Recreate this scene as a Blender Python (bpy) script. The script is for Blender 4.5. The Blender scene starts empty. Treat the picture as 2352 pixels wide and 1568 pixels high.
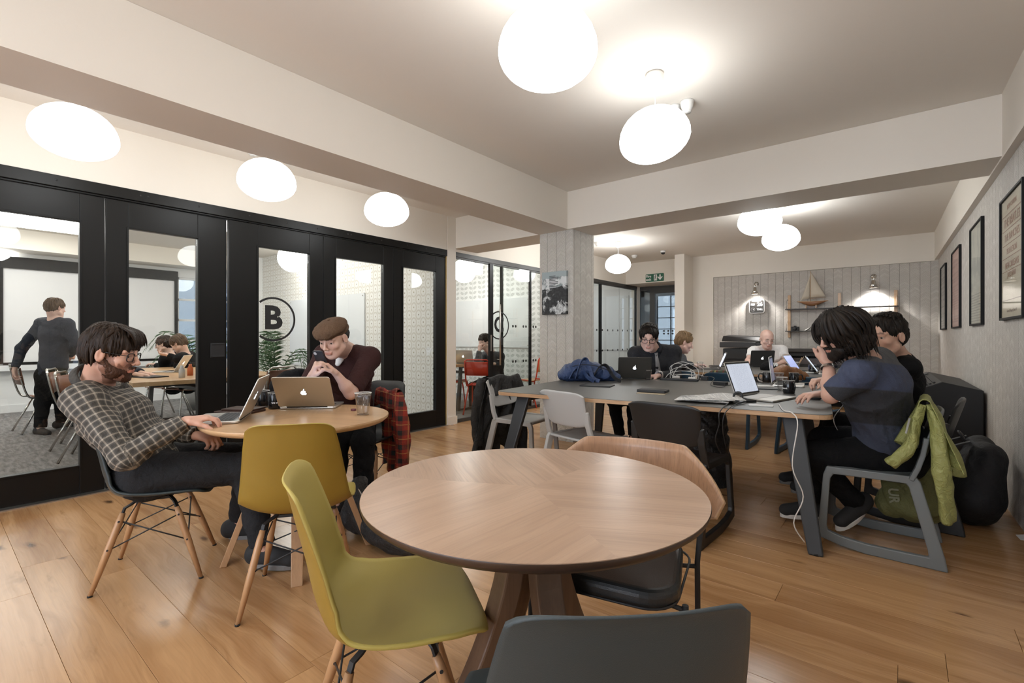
import bpy, math, random
import numpy as np
from mathutils import Vector, Matrix
random.seed(7)
SC = bpy.context.scene
COL = SC.collection
PI = math.pi
# ------------------------------------------------------------------ camera, world, exposure
FPX, HZ, CAMH = 1105.0, 775.0, 1.18
CR, CD = (.7757, .6311), (-.6311, .7757)           # camera right / forward on the floor
cam = bpy.data.cameras.new('camera'); camo = bpy.data.objects.new('camera', cam); COL.objects.link(camo)
cam.sensor_width = 36; cam.lens = FPX/2352*36; cam.shift_y = -(784-HZ)/2352
cam.clip_start = .05; cam.clip_end = 200
camo.location = (0, 0, CAMH); camo.rotation_euler = (PI/2, 0, math.atan2(-CD[0], CD[1]))
SC.camera = camo
SC.view_settings.view_transform = 'Standard'; SC.view_settings.look = 'None'
SC.view_settings.gamma = 1; SC.view_settings.use_curve_mapping = False
SC.view_settings.exposure = 0.74
w = bpy.data.worlds.new('sky'); SC.world = w; w.use_nodes = True
w.node_tree.nodes['Background'].inputs[0].default_value = (.80, .88, 1, 1)
w.node_tree.nodes['Background'].inputs[1].default_value = 4.0
cy = SC.cycles
cy.max_bounces = 7; cy.diffuse_bounces = 4; cy.glossy_bounces = 4; cy.transmission_bounces = 6
cy.transparent_max_bounces = 12; cy.caustics_reflective = False; cy.caustics_refractive = False
cy.sample_clamp_indirect = 4
LAMP_E = 5.0
def at(px, py, z):                                  # a photo pixel at distance z in front of the camera -> world point
    t = (px-1176)/FPX
    return Vector(((CR[0]*t+CD[0])*z, (CR[1]*t+CD[1])*z, CAMH+(HZ-py)/FPX*z))
def on(px, py, h):                                  # a photo pixel on the horizontal plane at height h
    return at(px, py, (CAMH-h)*FPX/(py-HZ))
def cam2w(r, z): return Vector((CR[0]*r+CD[0]*z, CR[1]*r+CD[1]*z, 0))
# ------------------------------------------------------------------ node expressions
class X:
    nt = None
    def __init__(s, k): s.k = k
    @staticmethod
    def m(op, *a):
        n = X.nt.nodes.new('ShaderNodeMath'); n.operation = op
        for i, v in enumerate(a):
            if isinstance(v, X): X.nt.links.new(v.k, n.inputs[i])
            else: n.inputs[i].default_value = v
        return X(n.outputs[0])
    def __add__(s, o): return X.m('ADD', s, o)
    __radd__ = __add__
    def __sub__(s, o): return X.m('SUBTRACT', s, o)
    def __rsub__(s, o): return X.m('SUBTRACT', o, s)
    def __mul__(s, o): return X.m('MULTIPLY', s, o)
    __rmul__ = __mul__
    def __truediv__(s, o): return X.m('DIVIDE', s, o)
    def abs(s): return X.m('ABSOLUTE', s)
    def fl(s): return X.m('FLOOR', s)
    def fr(s): return s-s.fl()
    def lt(s, o): return X.m('LESS_THAN', s, o)
    def gt(s, o): return X.m('GREATER_THAN', s, o)
    def mn(s, o): return X.m('MINIMUM', s, o)
    def mx(s, o): return X.m('MAXIMUM', s, o)
    def sqrt(s): return X.m('SQRT', s)
    def sin(s): return X.m('SINE', s)
    def step(s, a, b):                              # smooth 0..1 between a and b
        n = X.nt.nodes.new('ShaderNodeMapRange'); n.interpolation_type = 'SMOOTHSTEP'
        X.nt.links.new(s.k, n.inputs[0]); n.inputs[1].default_value = a; n.inputs[2].default_value = b
        return X(n.outputs[0])
def xyz(kind='Object'):
    if kind == 'World':
        g = X.nt.nodes.new('ShaderNodeNewGeometry'); src = g.outputs['Position']
    elif kind == 'pat':
        g = X.nt.nodes.new('ShaderNodeAttribute'); g.attribute_name = 'pat'; src = g.outputs['Vector']
    else:
        g = X.nt.nodes.new('ShaderNodeTexCoord'); src = g.outputs[kind]
    s = X.nt.nodes.new('ShaderNodeSeparateXYZ'); X.nt.links.new(src, s.inputs[0])
    return X(s.outputs[0]), X(s.outputs[1]), X(s.outputs[2])
def vec(x, y, z):
    n = X.nt.nodes.new('ShaderNodeCombineXYZ')
    for i, v in enumerate((x, y, z)):
        if isinstance(v, X): X.nt.links.new(v.k, n.inputs[i])
        else: n.inputs[i].default_value = v
    return n.outputs[0]
def noise(v, scale=1, detail=3, rough=.55, dist=0):
    n = X.nt.nodes.new('ShaderNodeTexNoise'); X.nt.links.new(v, n.inputs['Vector'])
    n.inputs['Scale'].default_value = scale; n.inputs['Detail'].default_value = detail
    n.inputs['Roughness'].default_value = rough; n.inputs['Distortion'].default_value = dist
    return X(n.outputs[0])
def white(v):
    n = X.nt.nodes.new('ShaderNodeTexWhiteNoise'); X.nt.links.new(v, n.inputs['Vector']); return X(n.outputs[0])
def mixc(f, a, b):
    n = X.nt.nodes.new('ShaderNodeMix'); n.data_type = 'RGBA'
    if isinstance(f, X): X.nt.links.new(f.k, n.inputs[0])
    else: n.inputs[0].default_value = f
    for i, c in ((6, a), (7, b)):
        if isinstance(c, (tuple, list)): n.inputs[i].default_value = (*c[:3], 1)
        else: X.nt.links.new(c, n.inputs[i])
    return n.outputs[2]
def rnd():
    return X(X.nt.nodes.new('ShaderNodeObjectInfo').outputs['Random'])
MATS = {}
def mat(name, col=(.5, .5, .5), rough=.5, metal=0, emit=None, bump=None, fn=None, spec=None, coat=0, sheen=0):
    """fn() runs with X.nt set and may return dict(col=, bump=(height, distance), rough=)"""
    if name in MATS: return MATS[name]
    m = bpy.data.materials.new(name); m.use_nodes = True; X.nt = m.node_tree
    b = X.nt.nodes['Principled BSDF']
    b.inputs['Base Color'].default_value = (*col, 1); b.inputs['Roughness'].default_value = rough
    b.inputs['Metallic'].default_value = metal
    if spec is not None: b.inputs['Specular IOR Level'].default_value = spec
    if coat: b.inputs['Coat Weight'].default_value = coat; b.inputs['Coat Roughness'].default_value = .12
    if sheen: b.inputs['Sheen Weight'].default_value = sheen
    if emit:
        b.inputs['Emission Color'].default_value = (*emit[:3], 1); b.inputs['Emission Strength'].default_value = emit[3]
    r = fn() if fn else {}
    if 'col' in r: X.nt.links.new(r['col'], b.inputs['Base Color'])
    if 'ecol' in r: X.nt.links.new(r['ecol'], b.inputs['Emission Color'])
    if 'rough' in r: X.nt.links.new(r['rough'].k, b.inputs['Roughness'])
    if 'bump' in r:
        n = X.nt.nodes.new('ShaderNodeBump'); n.inputs['Distance'].default_value = r['bump'][1]
        n.inputs['Strength'].default_value = 1
        X.nt.links.new(r['bump'][0].k, n.inputs['Height']); X.nt.links.new(n.outputs[0], b.inputs['Normal'])
    MATS[name] = m; return m
def glassmat(name, tint=(.96, .98, .97), rough=0.0, ior=1.5, amount=1.0):
    if name in MATS: return MATS[name]
    m = bpy.data.materials.new(name); m.use_nodes = True; nt = m.node_tree; nt.nodes.clear()
    o = nt.nodes.new('ShaderNodeOutputMaterial'); mx = nt.nodes.new('ShaderNodeMixShader')
    t = nt.nodes.new('ShaderNodeBsdfTransparent'); g = nt.nodes.new('ShaderNodeBsdfGlossy'); f = nt.nodes.new('ShaderNodeFresnel')
    t.inputs[0].default_value = (*tint, 1); g.inputs['Roughness'].default_value = rough; f.inputs[0].default_value = ior
    mm = nt.nodes.new('ShaderNodeMath'); mm.operation = 'MULTIPLY'; mm.inputs[1].default_value = amount
    ge = nt.nodes.new('ShaderNodeNewGeometry'); iv = nt.nodes.new('ShaderNodeMapRange')
    iv.inputs['To Min'].default_value = ior; iv.inputs['To Max'].default_value = 1/ior
    nt.links.new(ge.outputs['Backfacing'], iv.inputs[0]); nt.links.new(iv.outputs[0], f.inputs[0])
    nt.links.new(f.outputs[0], mm.inputs[0]); nt.links.new(mm.outputs[0], mx.inputs[0])
    nt.links.new(t.outputs[0], mx.inputs[1]); nt.links.new(g.outputs[0], mx.inputs[2]); nt.links.new(mx.outputs[0], o.inputs[0])
    MATS[name] = m; return m
def wood(name, c1, c2, knots=False, ax=0, rough=.38, s=1.0, dark=None, coat=0, fine=.25, bump=.0006):
    def fn():
        c = list(xyz()); r = rnd()*37.0
        c[0], c[ax] = c[ax], c[0]
        x, y, z = c
        wob = noise(vec(x*.9+r, y*2+r, z*2), 1.6*s, 2)-.5
        g = noise(vec(x*.55*s+r, y*9*s+wob*2.2+r, z*9*s), 1, 5, .62, .6)
        f = noise(vec(x*3*s+r, y*110*s+wob*4, z*110*s), 1, 2)
        k = g.step(.3, .72)
        col = mixc(k, c1, c2)
        col = mixc(f.step(.42, .75)*fine, col, dark or tuple(v*.45 for v in c1))
        col = mixc(rnd()*.45, col, tuple(v*1.15 for v in c2))
        if knots:
            n = X.nt.nodes.new('ShaderNodeTexVoronoi'); n.inputs['Scale'].default_value = 1
            X.nt.links.new(vec(x*2.1+r+wob*.4, y*5.5+wob*.5+r, z), n.inputs['Vector'])
            d = X(n.outputs['Distance']); d2 = d+(noise(vec(x*14+r, y*22+r, z), 1, 3)-.5)*.16
            col = mixc((1-d2.step(.02, .16))*.85, col, (.075, .033, .014))
            st = noise(vec(x*1.1+r*2, y*5+r, z), 1, 4, .7, 1.2)
            col = mixc(st.step(.56, .76)*.6, col, (.22, .105, .042))
        return dict(col=col, bump=(g*.5+f*.5, bump))
    return mat(name, c2, rough, fn=fn, coat=coat)
# ------------------------------------------------------------------ mesh helpers
class M:
    def __init__(s): s.v = []; s.f = []; s.mi = []; s.sm = []
    def add(s, vs, fs, mi=0, sm=False):
        o = len(s.v); s.v += [tuple(v) for v in vs]
        for f in fs: s.f.append(tuple(i+o for i in f)); s.mi.append(mi); s.sm.append(sm)
        return s
    def box(s, x0, x1, y0, y1, z0, z1, mi=0, T=None):
        v = [(x, y, z) for x in (x0, x1) for y in (y0, y1) for z in (z0, z1)]
        if T is not None: v = [T @ Vector(p) for p in v]
        return s.add(v, [(0, 1, 3, 2), (4, 6, 7, 5), (0, 4, 5, 1), (2, 3, 7, 6), (0, 2, 6, 4), (1, 5, 7, 3)], mi)
    def prism(s, poly, d, org, ux, uy, mi=0, sm=False):       # poly in (ux,uy) plane, extruded by vector d
        d = Vector(d); org = Vector(org); ux = Vector(ux); uy = Vector(uy)
        a = [org+ux*p[0]+uy*p[1] for p in poly]; n = len(a)
        fs = [tuple(range(n-1, -1, -1)), tuple(range(n, 2*n))]
        o = len(s.v); s.add(a+[p+d for p in a], fs, mi, False)
        for i in range(n):
            j = (i+1) % n
            s.f.append((o+i, o+j, o+n+j, o+n+i)); s.mi.append(mi); s.sm.append(sm)
        return s
    def tube(s, pts, r, n=8, mi=0, closed=False, sq=None):    # r: number, list, or (w,h) for a rectangular bar
        pts = [Vector(p) for p in pts]; N = len(pts)
        up = Vector((0, 0, 1)); prev = None; rings = []
        for i, p in enumerate(pts):
            a = pts[(i-1) % N] if (closed or i > 0) else p; b = pts[(i+1) % N] if (closed or i < N-1) else p
            t = (b-a).normalized()
            if prev is None:
                u = t.cross(up)
                if u.length < .05: u = t.cross(Vector((1, 0, 0)))
                u.normalize()
            else:
                u = prev-t*prev.dot(t)
                if u.length < 1e-6: u = t.cross(up)
                u.normalize()
            prev = u; v = t.cross(u)
            if isinstance(r, tuple):
                q = [(1, 1), (-1, 1), (-1, -1), (1, -1)]; rings.append([p+u*(c[0]*r[0]/2)+v*(c[1]*r[1]/2) for c in q])
            else:
                rr = r[i] if isinstance(r, list) else r
                rings.append([p+u*(math.cos(2*PI*k/n)*rr)+v*(math.sin(2*PI*k/n)*rr) for k in range(n)])
        n = len(rings[0]); vs = [q for R_ in rings for q in R_]; fs = []
        L = N if closed else N-1
        for i in range(L):
            for k in range(n):
                a, b = i*n+k, i*n+(k+1) % n; c = ((i+1) % N)*n
                fs.append((a, b, c+(k+1) % n, c+k))
        o = len(s.v); s.add(vs, fs, mi, not isinstance(r, tuple))
        if not closed:
            s.f.append(tuple(range(o+n-1, o-1, -1))); s.mi.append(mi); s.sm.append(False)
            s.f.append(tuple(range(o+(N-1)*n, o+N*n))); s.mi.append(mi); s.sm.append(False)
        return s
    def lathe(s, prof, c=(0, 0, 0), n=24, mi=0, T=None, sm=True):   # prof: (radius, z)
        vs = []; fs = []; c = Vector(c)
        for r, z in prof:
            for k in range(n):
                p = Vector((r*math.cos(2*PI*k/n), r*math.sin(2*PI*k/n), z))
                vs.append((T @ p if T is not None else p)+c)
        for i in range(len(prof)-1):
            for k in range(n):
                fs.append((i*n+k, i*n+(k+1) % n, (i+1)*n+(k+1) % n, (i+1)*n+k))
        return s.add(vs, fs, mi, sm)
    def grid(s, fn, nu, nv, mi=0, sm=True):
        vs = [fn(i/(nu-1), j/(nv-1)) for i in range(nu) for j in range(nv)]
        fs = [(i*nv+j, (i+1)*nv+j, (i+1)*nv+j+1, i*nv+j+1) for i in range(nu-1) for j in range(nv-1)]
        return s.add(vs, fs, mi, sm)
    def text(s, txt, size, org, ux, uy, depth=.001, bold=0, mi=0, align='CENTER'):
        c = bpy.data.curves.new('t', 'FONT'); c.body = txt; c.size = size; c.extrude = depth/2; c.offset = bold
        c.align_x = align; c.align_y = 'CENTER'; c.resolution_u = 3
        o = bpy.data.objects.new('t', c); COL.objects.link(o)
        dg = bpy.context.evaluated_depsgraph_get(); me = bpy.data.meshes.new_from_object(o.evaluated_get(dg))
        ux = Vector(ux); uy = Vector(uy); n = ux.cross(uy); org = Vector(org)
        s.add([org+ux*v.co.x+uy*v.co.y+n*v.co.z for v in me.vertices], [tuple(p.vertices) for p in me.polygons], mi)
        bpy.data.objects.remove(o); bpy.data.curves.remove(c); bpy.data.meshes.remove(me); return s
    def build(s, name, mats, parent=None, bevel=0, sub=0, solid=0, seg=2, off=-1):
        me = bpy.data.meshes.new(name); me.from_pydata(s.v, [], s.f)
        for m in (mats if isinstance(mats, (list, tuple)) else [mats]): me.materials.append(m)
        me.polygons.foreach_set('material_index', s.mi); me.polygons.foreach_set('use_smooth', s.sm)
        me.update()
        o = bpy.data.objects.new(name, me); COL.objects.link(o)
        if parent is not None: o.parent = parent
        if solid:
            md = o.modifiers.new('solid', 'SOLIDIFY'); md.thickness = solid; md.offset = off
        if bevel:
            md = o.modifiers.new('bevel', 'BEVEL'); md.width = bevel; md.segments = seg; md.limit_method = 'ANGLE'; md.angle_limit = .7
        if sub:
            md = o.modifiers.new('sub', 'SUBSURF'); md.levels = sub; md.render_levels = sub
        return o
def tag(o, label=None, cat=None, group=None, kind=None):
    if label: o['label'] = label
    if cat: o['category'] = cat
    if group: o['group'] = group
    if kind: o['kind'] = kind
    return o
def thing(name, label, cat, loc=(0, 0, 0), rz=0, group=None):
    o = bpy.data.objects.new(name, None); COL.objects.link(o); o.empty_display_size = .1
    o.location = loc; o.rotation_euler = (0, 0, rz); return tag(o, label, cat, group)
def struct(name, m, mats, parent=None, label=None, **k):
    o = m.build(name, mats, parent, **k); o['kind'] = 'structure'
    if label: o['label'] = label
    return o
def copy_tree(o, parent=None, **k):
    c = o.copy(); COL.objects.link(c)
    if parent is not None: c.parent = parent
    for ch in o.children: copy_tree(ch, c)
    for a, b in k.items(): c[a] = b
    return c
def B(x0, x1, y0, y1, z0, z1): return M().box(x0, x1, y0, y1, z0, z1)
def rrect(w, h, r, n=4):                              # rounded rectangle outline centred on 0
    p = []
    for cx, cy, a in ((w/2-r, h/2-r, 0), (-w/2+r, h/2-r, 90), (-w/2+r, -h/2+r, 180), (w/2-r, -h/2+r, 270)):
        for i in range(n+1):
            t = math.radians(a+90*i/n); p.append((cx+r*math.cos(t), cy+r*math.sin(t)))
    return p
def spline(P, n=8):                                   # Catmull-Rom through points
    P = [Vector(p) for p in P]; Q = [P[0]]+P+[P[-1]]; out = []
    for i in range(1, len(Q)-2):
        for k in range(n):
            t = k/n; a, b, c, d = Q[i-1:i+3]
            out.append(.5*((2*b)+(c-a)*t+(2*a-5*b+4*c-d)*t*t+(3*b-a-3*c+d)*t**3))
    return out+[P[-1]]
# ------------------------------------------------------------------ materials
def _paint(c, b=.0004):
    def fn():
        x, y, z = xyz('World'); return dict(bump=(noise(vec(x, y, z), 60, 3), b))
    return fn
paint = mat('wall_paint', (.82, .765, .685), .65, fn=_paint(0))
ceilp = mat('ceiling_paint', (.82, .768, .70), .75, fn=_paint(0))
whitep = mat('white_paint', (.82, .82, .82), .6)
black = mat('black_satin_steel', (.004, .0039, .0037), .38, spec=.3)
blackm = mat('black_matt', (.015, .015, .016), .55)
rubber = mat('rubber', (.01, .01, .01), .7)
chrome = mat('chrome', (.62, .60, .57), .16, 1)
steel = mat('brushed_steel', (.5, .48, .45), .35, 1)
alu = mat('aluminium', (.66, .64, .60), .38, 1)
alud = mat('aluminium_dark', (.17, .165, .155), .42, 1)
pane = glassmat('clear_glass'); picglass = glassmat('picture_glass', (1, 1, 1), .02, 1.35, .55); tinted = glassmat('tinted_glass', (.42, .45, .48))
plasticup = glassmat('clear_plastic', (.93, .93, .93), .05, 1.45, 1.8)
whiteplastic = mat('white_plastic', (.75, .74, .72), .4)
def _chev():
    x, y, z = xyz('World'); u = (x+y)/.127; cid = u.fl(); a = (u.fr()-.5).abs()
    v = (z+a*.090)/.0165; wv = noise(vec(x+y, z, 0), 9, 2)*.8; v = v+wv
    fr = v.fr(); rid = white(vec(v.fl(), cid, 0))
    ln = (1-(fr-.5).abs().step(.30, .48))
    seam = 1-(.5-a).abs().step(.006, .030)
    hi = rid.step(.55, 1.0)
    col = mixc(rid*.55, (.64, .60, .55), (.77, .73, .68))
    col = mixc(hi*(1-ln)*.8, col, (.90, .87, .83))
    col = mixc((1-ln)*(1-hi)*.8, col, (.50, .46, .42))
    col = mixc(seam*.55, col, (.24, .21, .19))
    return dict(col=col, bump=(ln*(.4+rid)-seam*.8, .006))
chev = mat('herringbone_wallpaper', (.45, .42, .38), .6, fn=_chev)
def _circ():
    x, y, z = xyz('World'); W_, H_ = .205, .215
    def lat(ox, oz):
        a = ((x/W_+ox).fr()-.5)*W_; b = ((z/H_+oz).fr()-.5)*H_
        return (a*a*1.25+b*b).sqrt(), white(vec((x/W_+ox).fl(), (z/H_+oz).fl(), ox))
    d1, r1 = lat(0, 0); d2, r2 = lat(.5, .5); d = d1.mn(d2)
    rg = ((d*125).sin()*.5+.5)*d.step(.03, .05)
    col = mixc(rg.step(.35, .75)*.6, (.86, .85, .82), (.58, .54, .46))
    col = mixc((1-d.step(.021, .027)), col, (.84, .83, .80))
    dot = mixc((r1+r2)*.5, (.33, .30, .12), (.12, .10, .09))
    col = mixc((1-d.step(.008, .012)), col, dot)
    return dict(col=col)
circ = mat('ring_pattern_wallpaper', fn=_circ, rough=.6)
def _leaf():
    x, y, z = xyz('World'); cu = (((x+.03)/.25).fr()-.5)*.25; cv = (((z)/.098).fr()-.5)*.098
    a = cu.abs(); p = (a-.058)*.92+cv*.39; q = cv*.92-(a-.058)*.39
    d = ((p*p)/(.050*.050)+(q*q)/(.027*.027)).sqrt()
    m_ = 1-d.step(.93, 1.05); rib = 1-q.abs().step(.001, .003)
    stem = (1-a.step(.002, .004))
    col = mixc(m_.mx(stem), (.84, .845, .84), (.56, .575, .56))
    col = mixc(rib*m_, col, (.80, .80, .80))
    return dict(col=col)
leafp = mat('leaf_pattern_wallpaper', fn=_leaf, rough=.6)
oak = wood('oak_plank', (.33, .165, .068), (.53, .31, .150), knots=True, rough=.24, fine=.22, bump=.0004)
oakt = wood('oak_table', (.50, .30, .15), (.62, .40, .22), rough=.3)
oakleg = wood('oak_leg', (.36, .20, .10), (.50, .30, .16), ax=2, rough=.4)
beech = wood('beech_leg', (.36, .19, .085), (.47, .265, .13), ax=2, rough=.38)
walnut = wood('walnut_veneer', (.30, .185, .115), (.47, .315, .215), rough=.30, s=1.3, fine=.35, bump=.0002)
walnutd = wood('walnut_leg', (.075, .040, .022), (.155, .088, .052), ax=2, rough=.33, s=1.3)
walnutv = wood('walnut_ply', (.30, .16, .09), (.45, .26, .155), ax=2, rough=.3, s=1.5, fine=.5)
plyedge = wood('plywood_edge', (.42, .24, .12), (.60, .40, .24), rough=.5, s=2)
def _carpet():
    x, y, z = xyz('World'); n = noise(vec(x*6, y*26, z), 1, 5, .7); m_ = noise(vec(x*120, y*120, z), 1, 2)
    return dict(col=mixc(n.step(.3, .7), (.115, .11, .11), (.27, .26, .255)), bump=(m_, .003))
carpet = mat('grey_carpet', fn=_carpet, rough=.95)
lampm = mat('lit_opal_glass', (.9, .9, .9), .3, emit=(.965, .995, 1.0, LAMP_E))
lampl = mat('lit_opal_glass_soft', (.9, .9, .9), .3, emit=(.965, .995, 1.0, 3.9)); lampb = mat('lit_opal_glass_bright', (.9, .9, .9), .3, emit=(.965, .995, 1.0, 9.5))
lampw = mat('lit_paper_globe', (.9, .9, .9), .6, emit=(1, .98, .95, 9.0))

litpanel = mat('lit_panel', (.9, .9, .9), .4, emit=(1, .985, .96, 4.4))
walnute = mat('walnut_edge', (.055, .030, .018), .35)
# ================================================================== the setting
XP = -4.79
# floor: oak planks laid along X
fl = struct('floor', B(-4.86, 1.2, -3.1, 12.2, -.06, -.010), mat('joint_brown', (.06, .03, .015), .8), label='oak plank floor of wide knotty boards')
rr = random.Random(3); y = -3.0; i = 0
while y < 10.62:
    x = -4.84-rr.random()*1.6
    while x < .75:
        L = rr.uniform(1.5, 2.3); a, b = max(x, -4.84), min(x+L, .75)
        if b-a > .05:
            m = M(); hl = (b-a)/2; m.box(-hl+.0006, hl-.0006, -.0945, .0945, -.012, 0)
            o = m.build('plank', oak, fl, bevel=.0008, seg=1); o.location = ((a+b)/2, y, 0)
        x += L
    y += .19; i += 1
CE, SO = 2.82, 2.40
struct('ceiling', B(-11.3, 1.3, -3.2, 14.5, CE, CE+.1), ceilp)
# right wall, turned a little: through (.56,4.59) and (.42,9.94)
RWa = math.atan2(.14, 5.35)
rw = M(); rw.box(0, .15, -8, 6.4, 0, CE)
o = struct('wall_right', rw, chev, label='patterned grey herringbone wall'); o.location = (.56, 4.59, 0); o.rotation_euler = (0, 0, RWa)
def RW(d, y, z): return Vector((.56-(y-4.59)*.02617-d, y, z))      # a point d off the right wall
o = struct('trim_1', B(-.045, .02, -8, 6.2, 2.385, CE), paint, label='boxed bulkhead along the right wall'); o.location = (.56, 4.59, 0); o.rotation_euler = (0, 0, RWa)
struct('wall_rear', M().box(-4.9, -4.3, -3.2, -3.05, 0, CE).box(.3, 1.3, -3.2, -3.05, 0, CE).box(-4.3, .3, -3.2, -3.05, 0, .5).box(-4.3, .3, -3.2, -3.05, 2.5, CE), paint)
wf = M()
for k in range(6): wf.box(-4.3+.92*k, -4.25+.92*k, -3.16, -3.1, .5, 2.5)
for zz in (.5, 1.5, 2.45): wf.box(-4.3, .3, -3.16, -3.1, zz, zz+.05)
struct('window_5', wf, whitep, label='white framed street windows behind the viewpoint')
# beams
struct('trim_2', B(-3.36, -2.93, -3.05, 5.085, SO, CE-.001), paint, label='long ceiling beam running beside the black doors')
struct('trim_3', M().box(-2.93, .75, 4.59, 5.085, SO, CE-.001).box(-4.79, -3.36, 4.63, 5.085, SO, CE-.001), paint, label='ceiling beam crossing the room over the papered column')
# column
cl = struct('trim_4', B(-3.34, -2.885, 4.63, 5.10, 0, SO), chev, label='square column papered in grey herringbone')
# wall above the partition, stub, and on to the end
struct('wall_left', M().box(-4.93, XP+.02, -3.05, 4.47, 2.36, CE).box(-4.93, XP+.03, 4.475, 4.63, 0, CE).box(-4.93, XP, 4.63, 10.6, 2.36, CE)
       .box(-4.93, XP, 7.05, 8.3, 0, 2.36).box(-4.93, XP, 10.48, 10.65, 0, 2.36), paint)
struct('baseboard_left', B(XP+.03, XP+.045, 4.46, 4.645, 0, .11), paint)
struct('trim_5', B(XP-.1, XP+.012, 4.462, 4.475, 0, 2.36), mat('brass_edge', (.55, .38, .12), .4, .6))
# end wall with papered recess, pier, bulkhead over the door
struct('wall_back', M().box(-3.33, -2.93, 9.94, 10.7, 0, CE).box(-2.93, .9, 9.94, 10.7, 2.375, CE).box(-2.93, .9, 9.985, 10.7, 0, 2.375)
       .box(-3.52, -3.33, 9.44, 10.7, 0, CE).box(-3.65, -3.52, 9.9, 10.7, 0, CE), paint)
struct('trim_6', B(-4.79, -3.65, 9.9, 10.64, 2.36, CE), paint, label='bulkhead above the far glass door')
struct('wall_back_panel', B(-2.925, .9, 9.955, 9.99, 0, 2.37), chev, label='end wall papered in grey herringbone')
# --- black glazed folding doors of the meeting room
hd = struct('trim_7', M().box(XP-.07, XP+.03, -3.05, 4.472, 2.275, 2.36).box(XP-.07, XP+.01, -3.05, 4.472, 2.262, 2.278), black, label='black steel head rail over the glazed doors', bevel=.003)
for k, yy in enumerate([.62, 1.12, 1.17, 1.53, 1.95, 2.3, 2.62, 2.98, 3.02, 3.42, 3.8, 4.1, 4.38]):
    T = Matrix.Translation((XP+.03, yy, 2.322)) @ Matrix.Rotation(PI/2, 4, 'Y')
    M().lathe([(0, .004), (.006, .003), (.009, 0)], n=8, T=T).build('bolt', blackm, hd)
struct('trim_8', B(XP-.07, XP+.06, -3.05, 4.47, 0, .008), steel, label='steel floor track under the glazed doors')
leaves = [(-2.7, -2.2, -.5), (-1.8, -1.3, -.4), (-.9, -.75, -.15), (0, .15, .75), (.9, 1.045, 1.533), (1.778, 2.038, 2.547), (2.70, 2.849, 3.464), (3.608, 3.752, 4.286)]
ends = [-1.8, -.9, 0, .9, 1.772, 2.70, 3.608, 4.465]
leaves = [(-2.7, -2.55, -1.95), (-1.8, -1.65, -1.05), (-.9, -.75, -.15)]+leaves[3:]
for i, ((y0, p0, p1), y1) in enumerate(zip(leaves, ends)):
    y0 += .003; y1 -= .004; b0, b1 = .012, 2.258
    org = Vector((XP, y0, 0)); Y0 = 0; Y1 = y1-y0; P0 = p0-y0; P1 = p1-y0; PB, PT = .225, 2.048
    m = M(); D0, D1 = -.045, .008
    m.box(D0, D1, Y0, P0, b0, b1).box(D0, D1, P1, Y1, b0, b1).box(D0, D1, P0, P1, b0, PB).box(D0, D1, P0, P1, PT, b1)
    dn = struct('door_%d' % (i+1), m, black, bevel=.003,
                label='black glazed door leaf' + (' lettered B' if i == 5 else ''))
    dn.location = org
    g = M()
    for (a, b_, c, d) in ((P0-.012, P0, PB-.012, PT+.012), (P1, P1+.012, PB-.012, PT+.012), (P0, P1, PB-.012, PB), (P0, P1, PT, PT+.012)):
        g.box(D1, D1+.008, a, b_, c, d)
    g.build('glazing_bead', black, dn, bevel=.002)
    q = M().box(-.022, -.016, P0+.001, P1-.001, PB+.001, PT-.001).build('pane', pane, dn)
    if i == 4:
        dn.rotation_euler = (0, 0, math.radians(1.6))
        hh = M().box(D1, D1+.006, Y1-.135, Y1-.015, 1.0, 1.13).box(D1+.006, D1+.014, Y1-.125, Y1-.025, 1.115, 1.125).box(D1+.006, D1+.014, Y1-.125, Y1-.025, 1.005, 1.015).build('handle', blackm, dn, bevel=.003)
        hh['label'] = 'recessed black flush pull handle'
    if i == 5:                                       # circled B on the glass
        cy_, cz = 2.190-y0, 1.36; r1, r0 = .218, .198; lm = M(); n = 64
        ring = []
        for k in range(n):
            t = 2*PI*k/n
            for r in (r0, r1): ring.append((-.014, cy_+r*math.cos(t), cz+r*math.sin(t)))
        keep = [k for k in range(n) if P0 < cy_+r1*math.cos(2*PI*k/n) and P0 < cy_+r1*math.cos(2*PI*(k+1)/n)]
        lm.add(ring, [(2*k, 2*k+1, (2*k+3) % (2*n), (2*k+2) % (2*n)) for k in keep])
        lm.text('B', .31, (-.014, cy_-.005, cz+.005), (0, 1, 0), (0, 0, 1), .001, bold=.012)
        lm.build('lettering', blackm, dn)['label'] = 'black capital B in a ring'
# --- room C glazing
def glasswall(name, ya, yb, bars, lab, ztop=2.36, doors=()):
    fr = M().box(XP-.08, XP+.005, ya, yb, ztop-.065, ztop).box(XP-.05, XP-.005, ya, yb, ztop-.09, ztop-.06).box(XP-.05, XP-.005, ya, yb, 0, .05)
    f = struct(name, fr, mat('dark_grey_steel', (.05, .047, .044), .4), label=lab, bevel=.002)
    for (a, b) in bars: M().box(XP-.045, XP+.0, a, b, .05, ztop-.08).build('mullion', black, f)
    M().box(XP-.028, XP-.02, ya, yb, .05, ztop-.08).build('pane', pane, f)
    return f
gw = glasswall('window_1', 4.63, 7.05, [(4.635, 4.66), (5.645, 5.675), (6.375, 6.40), (6.9, 6.95)], 'glazed front of the room lettered C')
dr = struct('door_9', M().box(XP+.012, XP+.05, 5.31, 5.385, .03, 2.275), black, label='black edged sliding glass door lettered C', bevel=.002)
M().box(XP+.024, XP+.034, 5.385, 6.30, .03, 2.275).build('pane', pane, dr)
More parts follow.
